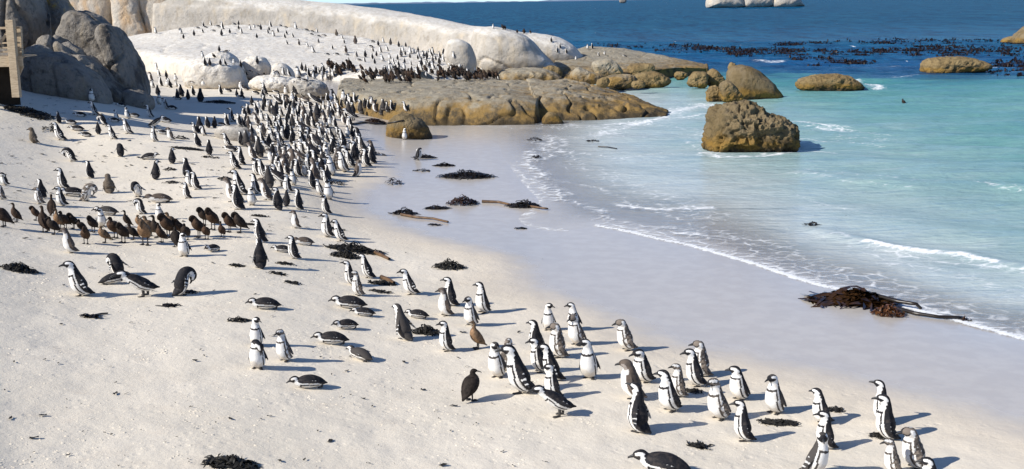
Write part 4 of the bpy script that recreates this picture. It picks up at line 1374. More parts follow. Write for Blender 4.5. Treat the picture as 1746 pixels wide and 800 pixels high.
def fuse(V, F, C, voxel):
    """one continuous skin over overlapping volumes, colours carried over from the nearest point"""
    me = bpy.data.meshes.new('tmp')
    me.from_pydata(V.tolist(), [], [tuple(dict.fromkeys(f)) for f in F.tolist()])
    o = bpy.data.objects.new('tmp', me)
    COL.objects.link(o)
    md = o.modifiers.new('r', 'REMESH'); md.mode = 'VOXEL'; md.voxel_size = voxel
    sm_ = o.modifiers.new('s', 'SMOOTH'); sm_.factor = .4; sm_.iterations = 2
    bpy.context.view_layer.update()
    ev = o.evaluated_get(bpy.context.evaluated_depsgraph_get())
    out = bpy.data.meshes.new_from_object(ev)
    bpy.data.objects.remove(o); bpy.data.meshes.remove(me)
    kd = KDTree(len(V))
    for i, v in enumerate(V): kd.insert(v, i)
    kd.balance()
    n = len(out.vertices)
    idx = [kd.find(v.co)[1] for v in out.vertices]
    for a in list(out.attributes):
        if a.name == 'Col': out.attributes.remove(a)
    cattr(out, 'Col', C[idx])
    out.shade_smooth()
    return out
def tomesh(name, parts):
    V, F, C = join(parts)
    me = bpy.data.meshes.new(name)
    me.from_pydata(V.tolist(), [], [tuple(dict.fromkeys(f)) for f in F.tolist()])
    cattr(me, 'Col', C)
    me.shade_smooth()
    return me
NOM = {'s': .56, 'a': .61, 'h': .50, 'w': .52, 'b': .42, 'p': .47, 'q': .40, 'l': .25, 'i': .47}
TURN = {'0': 0, '+': 1.0, '-': -1.0, '*': 2.3, '/': -2.3}
CACHE = {}
def ruffle(V, U, PHI, seed):
    f = fbm(V * 38 + seed, 2)
    k = np.clip(1 - np.abs(U - 5.5) / 3.8, 0, 1) * (PHI > 1.3)
    return V + (V * np.array([1, 1, 0])) * (f * k * .16)[:, None]
def penguin_geo(pose, turn, colk, res):
    """res 2: parts apart for the near birds, 1: one skin, 0: light"""
    key = (pose, turn, colk, res)
    if key in CACHE: return CACHE[key]
    S = pose_st(pose)
    tn = TURN[turn]
    nr, ns = {2: (110, 56), 1: (84, 40), 0: (30, 14)}[res]
    V, F, U, PHI = loft(S, nr, ns, tn)
    C = penguin_col(colk, U, PHI, V)
    if colk in 'mc': V = ruffle(V, U, PHI, 3)
    back = {'a': BLACK, 'g': np.array((.060, .054, .050)), 'j': BROWN, 'm': np.array((.10, .085, .075)), 'c': np.array((.12, .095, .07))}[colk]
    spread = {'w': .34, 'b': .15, 'a': .22, 'q': .45}.get(pose, .13)
    parts = [(V, F, C)] + [flipper(s, S, spread, back) for s in (1, -1)]
    bcol = (.035, .033, .033) if colk != 'j' else (.06, .05, .045)
    bill = bill_geo(S, tn, col=bcol)
    if pose == 'l':
        feet = [foot_geo(s, -.20, .055 * s, L=.06) for s in (1, -1)]
    elif pose == 'b':
        feet = [foot_geo(s, -.02 + .03 * s, .045 * s) for s in (1, -1)]
        for s, f in zip((1, -1), feet): f[0][-6:, 2] += .06
    elif pose == 'w':
        feet = [foot_geo(s, .0 + .045 * s, .042 * s) for s in (1, -1)]
    else:
        feet = [foot_geo(s, .0, .045 * s) for s in (1, -1)]
    if res == 2:
        out = dict(body=fuse(*join(parts), .0075), beak=tomesh('beak', [bill]), feet=[tomesh('foot', [f]) for f in feet])
    elif res == 1:
        bm_ = fuse(*join(parts), .0095)
        n = len(bm_.vertices)
        v = np.empty(n * 3, np.float32); bm_.vertices.foreach_get('co', v)
        c = np.empty(n * 4, np.float32); bm_.attributes['Col'].data.foreach_get('color', c)
        f = np.array([list(p.vertices) + ([p.vertices[0]] if len(p.vertices) == 3 else []) for p in bm_.polygons])
        out = dict(body=tomesh('penguin', [(v.reshape(-1, 3), f, c.reshape(-1, 4)[:, :3]), bill] + feet))
        bpy.data.meshes.remove(bm_)
    else:
        out = dict(raw=join(parts + [bill] + feet))
    CACHE[key] = out
    return out

# cormorants: slim neck, horizontal to upright body on short black legs
def corm_st(pose):
    if pose == 'u':       # upright, neck up
        return [(-.19, .07, .012, .008), (-.15, .10, .03, .014), (-.095, .15, .058, .045), (-.045, .20, .082, .072), (.0, .26, .086, .080), (.025, .32, .076, .072), (.035, .37, .056, .054),
                (.035, .41, .036, .036), (.03, .45, .027, .027), (.03, .485, .026, .027), (.045, .515, .028, .030), (.072, .522, .022, .024), (.092, .518, .012, .013)]
    if pose == 'c':       # neck folded, head resting
        return [(-.21, .08, .012, .008), (-.17, .11, .03, .014), (-.11, .16, .060, .050), (-.05, .21, .088, .078), (.005, .265, .094, .088), (.045, .315, .084, .080), (.06, .35, .064, .062),
                (.06, .378, .044, .044), (.055, .40, .034, .034), (.055, .418, .030, .031), (.07, .436, .030, .032), (.097, .436, .023, .025), (.117, .43, .012, .013)]
    if pose == 'n':       # preening, neck arched down to the breast
        return [(-.21, .09, .012, .008), (-.17, .12, .03, .014), (-.115, .17, .060, .048), (-.06, .22, .086, .076), (-.01, .275, .090, .084), (.02, .33, .080, .074), (.03, .38, .056, .054),
                (.04, .425, .038, .038), (.075, .452, .030, .030), (.108, .44, .028, .028), (.122, .405, .029, .031), (.118, .375, .022, .024), (.110, .355, .012, .013)]
    return corm_st('u')
def corm_geo(pose, turn, colk, res):
    key = ('c', pose, turn, colk, res)
    if key in CACHE: return CACHE[key]
    S = [(a, b - .022, c * 1.18, d * 1.14) if i < 7 else (a, b - .022, c, d) for i, (a, b, c, d) in enumerate(corm_st(pose))]
    tn = TURN[turn]
    nr, ns = {2: (90, 44), 1: (70, 32), 0: (24, 10)}[res]
    V, F, U, PHI = loft(S, nr, ns, tn, 7.0)
    base = {'d': np.array((.022, .017, .014)), 'b': np.array((.040, .026, .018)), 't': np.array((.13, .088, .055))}[colk]
    C = np.tile(base, (len(V), 1))
    f = fbm(V * 30, 2)
    C = C * (1 + .7 * f[:, None])
    g2 = fbm(V * 70 + 5, 2)
    C = C * (1 + .5 * g2[:, None])
    C[(PHI < 1.25) & (U > 2.5) & (U < 8)] *= np.array((1.55, 1.4, 1.25))
    C[U > 9.3] *= .75
    parts = [(V, F, C)]
    for s in (1, -1):          # folded wings
        W = []
        a, b = np.array(S[6]), np.array(S[1])
        for t, w, th in ((0, .012, .008), (.12, .045, .018), (.4, .055, .020), (.75, .036, .014), (1.0, .008, .006)):
            cx, cz = a[0] + (b[0] - a[0]) * t, a[1] + (b[1] - a[1]) * t
            wy = .072 * math.sin(math.pi * (t * .8 + .12)) ** .7
            for j in range(8):
                q = 2 * math.pi * j / 8
                dx, dz = b[0] - a[0], b[1] - a[1]; l = math.hypot(dx, dz)
                nx, nz = dz / l, -dx / l
                W.append((cx + nx * w * math.cos(q), s * (wy + th * math.sin(q)), cz + nz * w * math.cos(q)))
        WF = [(k * 8 + j, k * 8 + (j + 1) % 8, (k + 1) * 8 + (j + 1) % 8, (k + 1) * 8 + j) for k in range(4) for j in range(8)]
        parts.append((np.array(W), np.array(WF), np.tile(base * .85, (len(W), 1))))
    bill = bill_geo(S, tn, L=.062, r=.0105, hook=.008, col=(.10, .085, .07), pivot=7.0)
    feet = []
    for s in (1, -1):
        v, fc, c = foot_geo(s, -.02, .04 * s, L=.07, wid=.05)
        k = len(v) - 12
        v[k:k + 6, :2] = (v[k:k + 6, :2] - np.array([-.028, .04 * s])) * .55 + np.array([-.028, .04 * s])
        v[k + 6:, :2] = (v[k + 6:, :2] - np.array([-.028, .04 * s])) * .6 + np.array([-.035, .04 * s])
        v[k + 6:, 2] = .17
        feet.append((v, fc, np.tile(np.array((.025, .023, .022)), (len(v), 1))))
    if res >= 1:
        out = dict(body=tomesh('cormorant', parts) if False else None)
        b = fuse(*join(parts), .0085)
        out = dict(body=b, beak=tomesh('beak', [bill]), feet=[tomesh('leg', [f]) for f in feet])
    else:
        out = dict(raw=join(parts + [bill] + feet))
    CACHE[key] = out
    return out
CNOM = {'u': .53, 'c': .46, 'n': .46}
def heading(loc, ang):
    v = Vector((loc.x, loc.y, 0)).normalized()
    r = Vector((v.y, -v.x, 0))
    a = math.radians(ang)
    h = -v * math.cos(a) - r * math.sin(a)
    return math.atan2(h.y, h.x)

# foot x, foot y, height in px (length for lying birds), pose + head turn, facing (0 to the camera, 90 left, 180 away, 270 right), plumage | label
NEAR = """
825,533,51,s-,62,a|white fronted adult penguin standing beside the moulting ones, nearest the damp sand edge
805,555,50,s0,50,g|penguin with speckled white front standing directly behind the small tan cormorant
936,563,46,s+,10,a|penguin facing the camera with its head turned right, behind the tight front knot
980,563,47,s-,30,a|penguin half hidden behind a moulting penguin at the damp sand edge
985,588,53,h0,50,m|moulting penguin with brown flank facing left beside the damp sand edge
917,602,54,s0,112,a|black backed penguin looking left at the rear left of the tight front knot
953,609,57,h0,80,m|ragged brown moulting penguin inside the tight front knot
922,634,58,s0,75,a|penguin with white brow looking left in the middle of the front knot
946,648,57,w0,88,a|penguin leaning forward on the right side of the front knot
945,678,56,s0,72,a|white breasted penguin standing just behind the crouching one
953,709,44,b0,80,a|crouching penguin walking left at the front of the tight knot
1005,645,66,s-,20,a|penguin stepping toward the camera alone right of the front knot
850,643,62,s+,25,g|slim penguin with wet breast facing the camera left of the tall striding one
864,630,50,h+,250,m|scruffy moulting penguin hidden behind the slim front facing one
893,669,79,w0,88,a|tall adult penguin striding left in clean profile
1071,597,53,h0,78,m|brown backed moulting penguin on the damp sand behind the front group
1100,651,57,h0,68,a|plump penguin facing left between two moulting penguins
1082,679,63,h0,105,j|dark brown juvenile penguin with pale face turned left
1090,736,79,a0,130,a|penguin seen from behind stretching its neck, flippers out, in the front row
1145,700,68,s-,52,a|clean white fronted penguin standing with both feet showing
1158,676,54,s0,75,m|moulting grey penguin tucked behind the clean white fronted one
1190,658,62,s0,74,a|penguin with glossy black back in front of a moulting one near the damp sand
1197,641,58,h0,80,m|ragged moulting penguin peeking out behind the glossy backed one
1262,681,56,h-,45,a|penguin with folded creased white breast standing on the sand edge
1228,714,70,s0,48,m|shaggy white moulting penguin with messy back feathers
1270,751,65,s0,88,a|penguin in profile with long black flipper in front of the shaggy white one
1322,704,65,s0,45,g|brownish cheeked penguin standing alone right of the shaggy white one
1405,722,58,s-,66,a|rearmost of three penguins lined up near the lower right
1409,764,61,s0,74,a|middle of three penguins lined up, white breast with a black band
1386,809,70,w-,290,g|brown backed penguin leaning right with its head turned back, bottom of the line of three
1507,722,71,a0,94,a|tall penguin standing behind another so their bodies overlap
1513,748,72,s0,84,a|penguin in front of the overlapping pair beside a kelp tuft
1525,808,60,s0,72,m|moulting penguin with ragged shoulders cut near the bottom edge
1563,798,68,h0,75,m|fluffy backed moulting penguin at the far right of the front group
1588,846,62,h0,80,a|penguin of which only the head shows at the bottom edge
1130,808,112,l0,88,a|penguin lying on its belly at the bottom edge of the photo
703,502,41,w0,85,a|penguin walking left alone below the compact kelp mound
770,521,47,s0,95,a|adult penguin facing left half hidden by a pale faced juvenile
761,538,47,s0,72,j|pale faced brown juvenile penguin facing left beside an adult
692,579,54,w0,138,g|grey backed penguin seen from behind walking left beside the kelp mound
712,543,46,l0,95,a|penguin lying on the sand just behind the grey backed walker
763,598,50,s0,75,a|penguin facing left in front of the kelp mound with a hooked wing edge
438,590,50,s+,15,a|rear of two penguins standing close together, head turned right
440,628,49,p+,10,a|penguin preening its breast in front of another standing close
487,615,54,s0,45,m|moulting penguin with fluffy white breast beside the preening one
452,527,60,l0,90,a|penguin lying alone on bare sand facing left, left of the resting cluster
596,526,66,l0,90,a|rearmost resting penguin of the cluster lying on the sand
620,539,42,l0,80,a|resting penguin tucked against the rearmost lying one
590,561,44,l0,60,a|lying penguin calling with its beak open
566,587,66,l0,90,a|long lying penguin stretched out below the calling one
614,613,46,l0,130,g|grey lying penguin seen from behind at the right of the resting cluster
527,662,68,l0,80,a|lowest lying penguin resting alone on bare sand below the pair
447,413,40,s0,120,a|black backed penguin standing left of the kelp twig, turned away
444,457,48,s0,170,a|penguin seen straight from behind on bare sand
481,430,34,l0,95,a|lying penguin half covered by a standing one
503,441,39,s0,108,a|penguin facing left standing in front of a lying brown one
518,418,42,l0,90,j|brown lying penguin behind a standing one
560,404,40,s0,80,a|rear penguin of two walking left at the wet sand edge
583,411,35,w0,80,a|leaning penguin walking left right behind another at the wet edge
602,486,43,a0,88,a|rear penguin of the pair standing before the widest kelp heap
630,474,38,w0,95,a|penguin leaning left beside the kelp heap, right of the pair
612,504,42,s0,80,m|penguin with a brown patch on its neck in front of the pair
506,389,30,s0,90,j|brown juvenile penguin alone between the crowd and the resting birds
142,504,56,w0,88,a|penguin standing alone on bare sand at the left, facing left
203,471,35,q0,150,a|penguin bowing so that only its black back shows
195,484,54,l0,260,a|penguin lying flat in front of the bowing one
245,505,40,b0,80,a|crouching penguin walking left beside the lying one
308,503,42,q-,235,a|hump backed penguin preening with both flippers hanging
123,431,43,s0,82,j|dull headed juvenile penguin in front of the brown cormorants
69,348,29,h0,80,m|downy grey penguin in front of a black backed one near the left edge
73,337,31,s0,140,a|black backed penguin behind the downy grey one near the left edge
108,351,34,s0,75,a|penguin facing left just behind the cormorants' left end
124,335,46,l0,80,a|penguin lying behind the one facing left near the cormorants
146,343,28,q0,290,m|brown moulting penguin bent over preening, white belly to the right
187,329,30,i0,180,c|brown downy chick standing with its back to the camera
10,316,22,p*,80,a|dark curled up penguin preening at the left edge
4,340,25,h0,90,m|shabby penguin cut by the left edge
174,386,32,s-,5,a|white fronted penguin standing among the brown cormorants
182,367,46,l0,95,g|grey penguin lying behind the brown cormorants
315,437,40,s+,20,a|white fronted penguin looking right in front of the cormorants
363,429,28,l0,50,a|penguin lying on its belly right of the white fronted one
273,374,28,s+,20,a|penguin looking right, rising behind the brown cormorants
242,365,26,p0,80,a|penguin preening behind the left part of the cormorant flock
272,346,48,l0,90,j|brown backed penguin lying behind the cormorant flock
320,338,27,s0,100,a|small penguin standing alone above the cormorant flock
236,336,26,q0,20,a|penguin bending forward showing its white underside
336,323,30,s0,100,a|front penguin of a close walking pair on the left sand
326,318,29,s0,75,a|white fronted rear penguin of the close walking pair
320,304,34,s0,150,a|black backed penguin seen from behind above the walking pair
266,306,32,s-,200,a|dark penguin facing right with one flipper out
294,279,26,s-,170,a|upright penguin seen from behind with its head turned right
255,272,34,l0,270,a|penguin lying with its head to the right on the left sand
206,267,20,q0,160,a|round backed preening penguin alone on the left sand
155,304,29,s0,150,a|upright penguin from behind left of the standing brown chick
110,322,36,s0,95,a|penguin walking left above the downy grey one
124,275,22,q0,95,a|penguin bent over double on the left sand
59,244,25,i0,100,c|fluffy brown chick standing near the left edge
105,239,29,w0,100,a|penguin walking left beside the small kelp clump
"""
MID = """
101,210,20,s0,150,a
121,212,24,l0,90,a
131,223,28,l0,90,a
146,233,24,l0,80,a
163,196,22,w0,85,a
137,199,24,l0,90,a
157,173,22,s0,10,a
168,229,21,s0,170,a
194,237,23,w0,90,a
178,213,17,q0,100,a
195,208,22,l0,90,a
199,204,17,s0,50,a
219,202,19,s0,60,a
229,200,22,l0,90,a
220,228,25,w0,85,g
207,182,16,l0,90,a
257,200,20,w0,80,a
264,241,27,s0,70,a
264,219,18,b0,270,a
282,209,26,l0,90,a
293,239,22,h0,90,j
277,229,22,l0,90,a
272,178,20,s0,10,a
285,186,20,s0,70,a
293,187,22,l0,90,a
334,227,19,s0,60,a
341,226,27,s0,160,a
348,231,17,p0,60,a
339,250,23,s0,140,a
357,264,25,s0,170,a
355,218,19,s0,150,a
366,218,19,s0,190,a
388,214,21,s0,120,a
377,215,16,l0,60,a
396,208,24,s0,70,a
390,249,21,w0,80,a
393,258,26,l0,90,a
412,281,31,s0,95,a
403,288,28,w0,85,a
413,332,44,s0,55,a
408,357,42,s0,120,a
399,344,38,s0,90,j
430,350,31,s+,10,a
438,330,34,s-,60,a
458,341,35,w0,80,j
475,358,37,s0,160,a
489,351,24,w0,200,a
510,357,34,s0,130,a
460,320,36,s0,170,g
481,318,28,b0,70,a
492,328,31,s0,55,a
501,316,29,s0,20,a
490,298,18,s0,80,a
535,322,32,s0,95,a
538,305,31,s0,120,j
440,298,29,s0,80,a
452,304,32,s0,70,a
475,291,29,s0,70,a
490,282,31,s0,130,m
501,276,30,s0,45,a
513,291,25,h0,100,m
520,300,23,s0,30,m
544,289,32,w0,70,a
537,292,23,h0,70,j
551,307,22,s0,40,a
560,316,25,s0,70,a
548,332,26,s0,50,a
561,340,34,s0,15,g
558,365,33,s0,70,a
566,299,35,s0,25,a
576,288,36,s0,150,m
588,293,38,s-,45,g
549,269,22,s0,45,a
600,285,27,w0,75,a
609,301,28,h-,250,j
626,284,30,s0,75,a
636,279,29,s0,130,a
606,274,33,s0,140,a
634,264,24,h0,100,j
612,252,26,s0,140,a
621,263,30,s0,90,g
595,256,17,s0,40,m
583,255,20,s0,70,a
573,254,19,s0,75,a
588,250,23,s0,80,a
580,238,20,s0,90,a
593,233,20,s0,5,a
586,241,20,s0,70,a
569,263,26,s0,140,a
572,218,19,s0,110,a
563,214,17,s0,30,a
588,212,20,s0,80,j
590,200,15,s0,110,a
580,201,18,s0,70,a
595,198,28,s0,160,g
602,195,20,s0,170,a
616,194,26,s0,160,g
586,172,19,s0,20,a
597,175,14,s0,60,a
606,175,17,s0,110,a
583,183,16,s0,150,a
576,179,18,s0,80,a
562,202,20,h0,100,m
571,192,17,s0,70,a
561,187,15,s0,30,a
553,187,15,s0,60,a
556,213,19,s0,100,j
538,211,18,i0,160,c
542,202,26,s0,170,a
520,206,24,h0,110,j
526,216,22,s0,130,g
515,223,20,h0,80,m
531,205,19,s0,160,a
505,197,15,s0,20,a
511,191,16,s0,70,a
502,187,18,s0,150,a
540,180,30,b0,90,a
525,181,22,l0,90,a
520,173,20,l0,90,j
523,167,12,i0,10,m
517,166,20,s0,160,a
557,167,16,h0,150,a
570,167,15,s0,80,m
548,167,15,s0,170,g
430,180,15,w0,170,a
441,188,17,s0,5,a
449,189,14,s0,160,a
451,182,19,s0,170,a
457,183,14,s0,5,a
463,195,24,s0,150,g
472,195,22,s0,170,g
481,199,18,s0,60,a
424,196,19,s0,130,a
410,215,21,s0,80,a
416,216,16,s0,100,a
424,218,20,s0,160,j
440,213,20,s0,110,j
448,206,17,s0,50,a
494,194,17,s0,170,a
500,198,17,s0,20,a
507,199,13,s0,80,a
489,209,15,s0,140,a
499,218,23,s0,150,g
471,220,22,s0,140,a
461,215,20,s0,80,a
479,217,21,s0,70,a
482,227,21,s0,70,a
450,229,19,s0,160,j
458,221,16,s0,60,a
441,228,15,s0,20,a
420,250,27,s0,170,g
412,248,23,s0,150,a
431,244,23,s0,130,j
443,268,36,s0,150,g
433,271,26,s0,85,j
448,261,21,h0,90,m
459,251,22,s0,170,a
468,242,23,s0,60,a
481,251,24,s0,60,a
484,238,23,s0,40,a
491,238,26,s0,150,a
465,269,23,s0,170,a
477,269,26,h0,70,m
498,246,22,s0,160,a
512,254,21,s0,5,a
525,248,24,s0,50,a
534,251,21,s0,15,a
541,244,22,s0,160,g
511,233,19,s0,80,a
519,248,22,s0,110,a
504,260,19,s0,60,a
514,273,18,s0,80,a
529,276,26,s0,100,a
551,241,24,s0,60,a
560,231,22,s0,130,a
546,225,16,p0,80,a
554,257,22,s0,50,a
558,269,22,s0,20,a
568,240,20,s0,70,a
404,165,13,s0,150,a
413,165,16,s0,130,a
411,153,16,s0,30,a
418,154,16,l0,90,a
411,168,16,l0,90,a
377,161,16,s0,130,a
389,157,16,l0,90,a
440,155,15,s0,160,a
436,161,16,l0,90,a
453,162,22,s0,80,a
447,153,15,s0,130,a
471,159,14,l0,90,a
463,167,14,l0,90,a
487,167,16,l0,90,a
488,162,17,s0,30,a
505,161,22,w0,160,a
499,173,17,s0,30,a
516,166,16,s0,80,a
505,173,14,s0,150,a
622,184,16,s0,170,a
629,186,16,s0,150,a
635,179,15,p0,50,m
641,191,18,h0,90,j
650,196,17,s0,170,g
654,188,19,s0,160,g
661,191,17,s0,150,g
669,188,17,s0,130,a
693,190,16,w0,70,a
690,238,20,s0,8,a
712,273,20,p*,260,a
530,190,15,s0,90,a
553,225,15,s0,60,a
473,233,18,s0,60,a
430,228,14,s0,130,a
519,190,14,s0,80,a
491,222,17,s0,90,a
508,212,16,s0,80,a
449,243,17,s0,80,a
"""
FAR = """
268,118,11,s0,90,a
272,130,12,s0,100,a
258,138,15,h0,100,j
275,147,16,s0,110,a
261,150,14,h0,60,m
284,133,13,s0,160,a
286,148,15,s0,30,a
291,150,15,w0,140,a
300,139,14,s0,20,m
301,148,11,s0,60,a
270,163,18,s0,160,a
303,169,17,s0,170,a
310,165,21,s0,140,a
321,170,17,s0,170,a
330,163,16,s0,150,a
342,174,23,s0,170,a
303,170,17,l0,90,a
347,147,12,i0,20,j
330,143,8,l0,90,j
350,112,14,s0,150,a
358,112,13,s0,170,a
346,99,12,s0,60,a
374,88,9,s0,170,a
386,90,12,l0,270,a
376,111,10,h0,170,a
385,112,11,w0,120,a
399,110,6,s0,20,a
439,109,13,s-,150,a
441,129,13,s0,120,a
450,127,11,s0,150,a
411,115,12,s0,160,a
415,126,10,s0,60,a
421,128,11,s0,160,a
427,124,10,l0,90,a
467,131,12,s0,5,a
475,131,10,q0,60,a
484,129,15,s0,90,g
494,130,12,w0,100,a
510,131,18,s0,60,a
515,120,13,s0,170,a
524,138,11,s0,20,a
527,131,15,s0,130,a
510,136,14,l0,90,a
519,139,14,l0,90,a
536,124,13,s0,20,j
266,57,11,s0,80,a
309,58,10,p0,60,m
313,66,8,h0,150,a
331,61,10,s0,170,a
337,49,10,l0,90,a
350,48,10,l0,90,a
347,46,9,s0,130,a
360,44,9,s0,90,a
346,56,8,w0,120,a
364,54,10,l0,90,a
372,47,12,l0,90,a
380,50,13,s0,100,a
378,61,11,s0,170,a
392,57,8,h0,160,a
399,42,8,l0,90,a
407,43,8,s0,170,a
407,50,8,s0,160,a
412,57,10,h0,90,m
427,51,9,h0,80,j
434,48,7,h0,60,m
440,46,8,l0,90,g
445,51,10,s0,170,a
438,65,8,h0,150,a
462,46,10,s0,120,a
459,52,7,h0,150,a
457,57,8,h0,120,m
467,62,10,h0,80,j
474,55,8,h0,120,a
478,45,8,l0,90,a
487,48,9,l0,90,a
505,50,12,s0,70,a
489,59,8,w0,120,a
486,65,8,w0,120,a
500,64,8,w0,110,a
490,76,7,w0,120,a
510,77,10,s0,140,j
525,80,8,w0,70,a
535,90,12,w0,80,a
522,53,12,l0,90,a
532,55,8,l0,90,a
541,56,7,s0,90,a
531,60,8,l0,90,a
543,63,10,l0,90,a
543,73,8,h0,130,m
553,62,7,l0,90,j
574,61,10,i0,160,c
584,66,7,w0,90,m
587,74,7,h0,130,m
606,75,14,h0,160,j
567,84,7,h0,130,a
590,90,12,h0,150,j
592,95,8,l0,60,a
558,94,10,l0,90,a
574,94,12,l0,90,a
608,97,10,h0,120,m
612,104,12,l0,90,a
622,106,9,h0,110,m
623,98,13,s0,140,a
635,73,12,l0,90,a
645,78,10,s0,150,a
654,73,9,s0,70,a
632,81,12,l0,90,a
666,77,12,s0,170,g
680,80,10,s0,170,a
692,80,8,s0,150,a
661,87,10,w0,80,a
636,88,8,h0,120,j
642,96,9,s0,170,a
635,101,11,s0,130,a
639,109,10,s0,160,a
653,104,12,w0,80,a
665,101,10,h0,60,m
666,113,11,w0,90,a
684,97,15,s0,130,m
678,102,8,s0,170,a
690,108,9,s0,150,a
680,115,12,s0,140,a
677,112,8,s0,80,a
700,92,13,s0,60,a
699,99,9,s0,150,g
713,88,9,s0,160,a
711,94,8,s0,170,a
722,97,10,s0,170,a
736,96,12,w0,100,a
731,90,10,l0,90,a
706,90,8,s0,60,a
738,108,13,h0,120,m
749,110,13,h0,140,g
757,105,13,s0,100,a
719,110,12,w0,80,a
712,101,8,s0,130,a
728,107,10,w0,90,a
701,111,9,s0,110,g
702,122,9,s0,150,a
720,121,10,w0,90,a
727,131,9,s0,60,a
733,126,13,s0,50,a
740,119,14,w0,80,a
750,126,12,w0,90,a
767,113,13,h0,80,j
774,116,14,h0,100,m
777,122,9,s0,30,g
784,116,11,s0,5,a
781,128,10,s0,20,a
713,129,14,w0,80,a
816,126,12,s0,10,a
829,128,8,q0,50,a
839,126,9,h0,80,m
850,136,10,h0,100,g
797,127,12,s0,20,m
805,124,9,s0,60,g
940,72,9,s0,150,a
955,82,7,s0,130,a
950,89,7,s0,120,a
966,91,7,s0,150,a
982,103,6,s0,20,a
1002,84,9,s0,30,a
1010,83,9,s0,140,a
1021,96,6,h0,120,a
1031,94,6,h0,60,a
1065,97,8,l0,90,a
841,49,5,s0,30,a
691,94,9,s0,150,a
671,107,9,s0,100,g
728,99,8,s0,60,a
743,103,9,s0,130,a
"""
CORM = """
812,595,48,u0,70,t|small tan cormorant on thin legs beside the standing penguins
803,683,53,c-,215,d|dark hunched cormorant seen from behind on bare sand
5,387,40,c0,110,b|brown cormorant cut by the left edge of the photo
27,379,31,u0,100,b|brown cormorant standing apart left of the flock
60,376,24,n0,80,b|brown preening cormorant at the left end of the flock
89,368,34,u0,190,b|tall brown cormorant at the back left of the flock with its neck up
76,396,42,u0,150,b|long necked cormorant, second bird in the front left of the flock
91,400,30,c0,80,d|dark hunched cormorant pressed against the long necked one
100,390,33,u0,60,t|pale breasted cormorant in the left part of the flock
110,390,30,c0,60,b|round headed cormorant right of the pale breasted one
124,390,26,n0,70,d|dark cormorant preening behind the dull headed juvenile penguin
140,399,25,c0,60,d|dark cormorant just right of the dull headed juvenile penguin
158,396,28,n0,40,d|big dark cormorant preening in the middle left of the flock
146,416,29,n0,20,b|brown cormorant preening its breast at the front of the flock
178,414,28,c*,75,t|tan cormorant sleeping in front of the white fronted penguin
196,406,36,c0,50,b|rust breasted cormorant right of the sleeping tan one
209,414,34,n0,40,d|grey necked cormorant at the front of the flock
217,388,28,u0,90,d|cormorant with raised neck looking left behind the rust breasted one
226,409,26,c0,110,d|sooty cormorant between the grey necked and the big front one
247,418,44,n0,20,t|largest front cormorant with a pale patched breast
240,393,26,c*,80,t|tan cormorant asleep at the back of the flock
255,403,34,c0,120,t|tan backed cormorant half hidden behind the largest front one
267,405,36,u0,80,d|dark cormorant with lifted head near the middle of the flock
275,413,32,u0,50,b|slim brown cormorant at the front centre of the flock
285,405,40,n0,60,b|brown cormorant with arched neck at the back centre
292,393,30,c0,100,t|pale cormorant behind the arched neck one
301,421,32,c0,180,d|dark cormorant beside the penguin that looks right
306,404,30,n0,80,b|chestnut cormorant above the penguin that looks right
317,409,28,c0,30,d|dark headed cormorant behind the penguin that looks right
337,405,36,n0,75,b|cormorant bending left to preen on the right of the flock
352,408,26,c0,20,b|ball shaped cormorant in the right part of the flock
347,384,30,n0,60,d|rear cormorant of the preening pair on the right
362,392,37,n0,50,b|front cormorant of the preening pair on the right
379,405,27,u0,20,b|small upright cormorant facing the camera right of the flock
390,396,33,n0,70,b|left bird of the last two preening cormorants on the right
408,397,34,n0,90,d|last dark preening cormorant at the right end of the flock
541,168,14,u0,150,b|
531,167,9,c0,90,b|
365,100,9,c0,90,d|
"""

PG, CG = 'african penguins on the beach and rocks', 'brown cormorants on the beach and rocks'
ORD = ['first', 'second', 'third', 'fourth', 'fifth', 'sixth', 'seventh', 'eighth', 'ninth', 'tenth', 'eleventh', 'twelfth', 'thirteenth', 'fourteenth',
       'fifteenth', 'sixteenth', 'seventeenth', 'eighteenth', 'nineteenth', 'twentieth']
def parse(txt, kind):
    out = []
    for ln in txt.strip().splitlines():
        d, _, lb = ln.partition('|')
        x, y, h, ps, a, c = d.split(',')
        out.append(dict(x=float(x), y=float(y), h=float(h), p=ps[0], t=ps[1], a=float(a), c=c, label=lb.strip(), kind=kind))
    return out
_mid = parse(MID, 'p')
_r = random.Random(21)
for b in _mid:            # most of the crowd leans and looks toward the upper left, backs to the sea
    if b['x'] > 330 and 40 <= b['a'] <= 110:
        b['a'] = min(118, b['a'] + 26)
        if b['p'] == 's' and b['t'] == '0' and _r.random() < .45: b['p'] = 'w'
    if b['p'] == 's' and _r.random() < .2: b['p'] = 'a'
    if b['p'] == 's' and b['t'] == '0' and _r.random() < .3: b['t'] = _r.choice('+-')
PENG = parse(NEAR, 'p') + _mid + parse(FAR, 'p')
CORMS = parse(CORM, 'c')
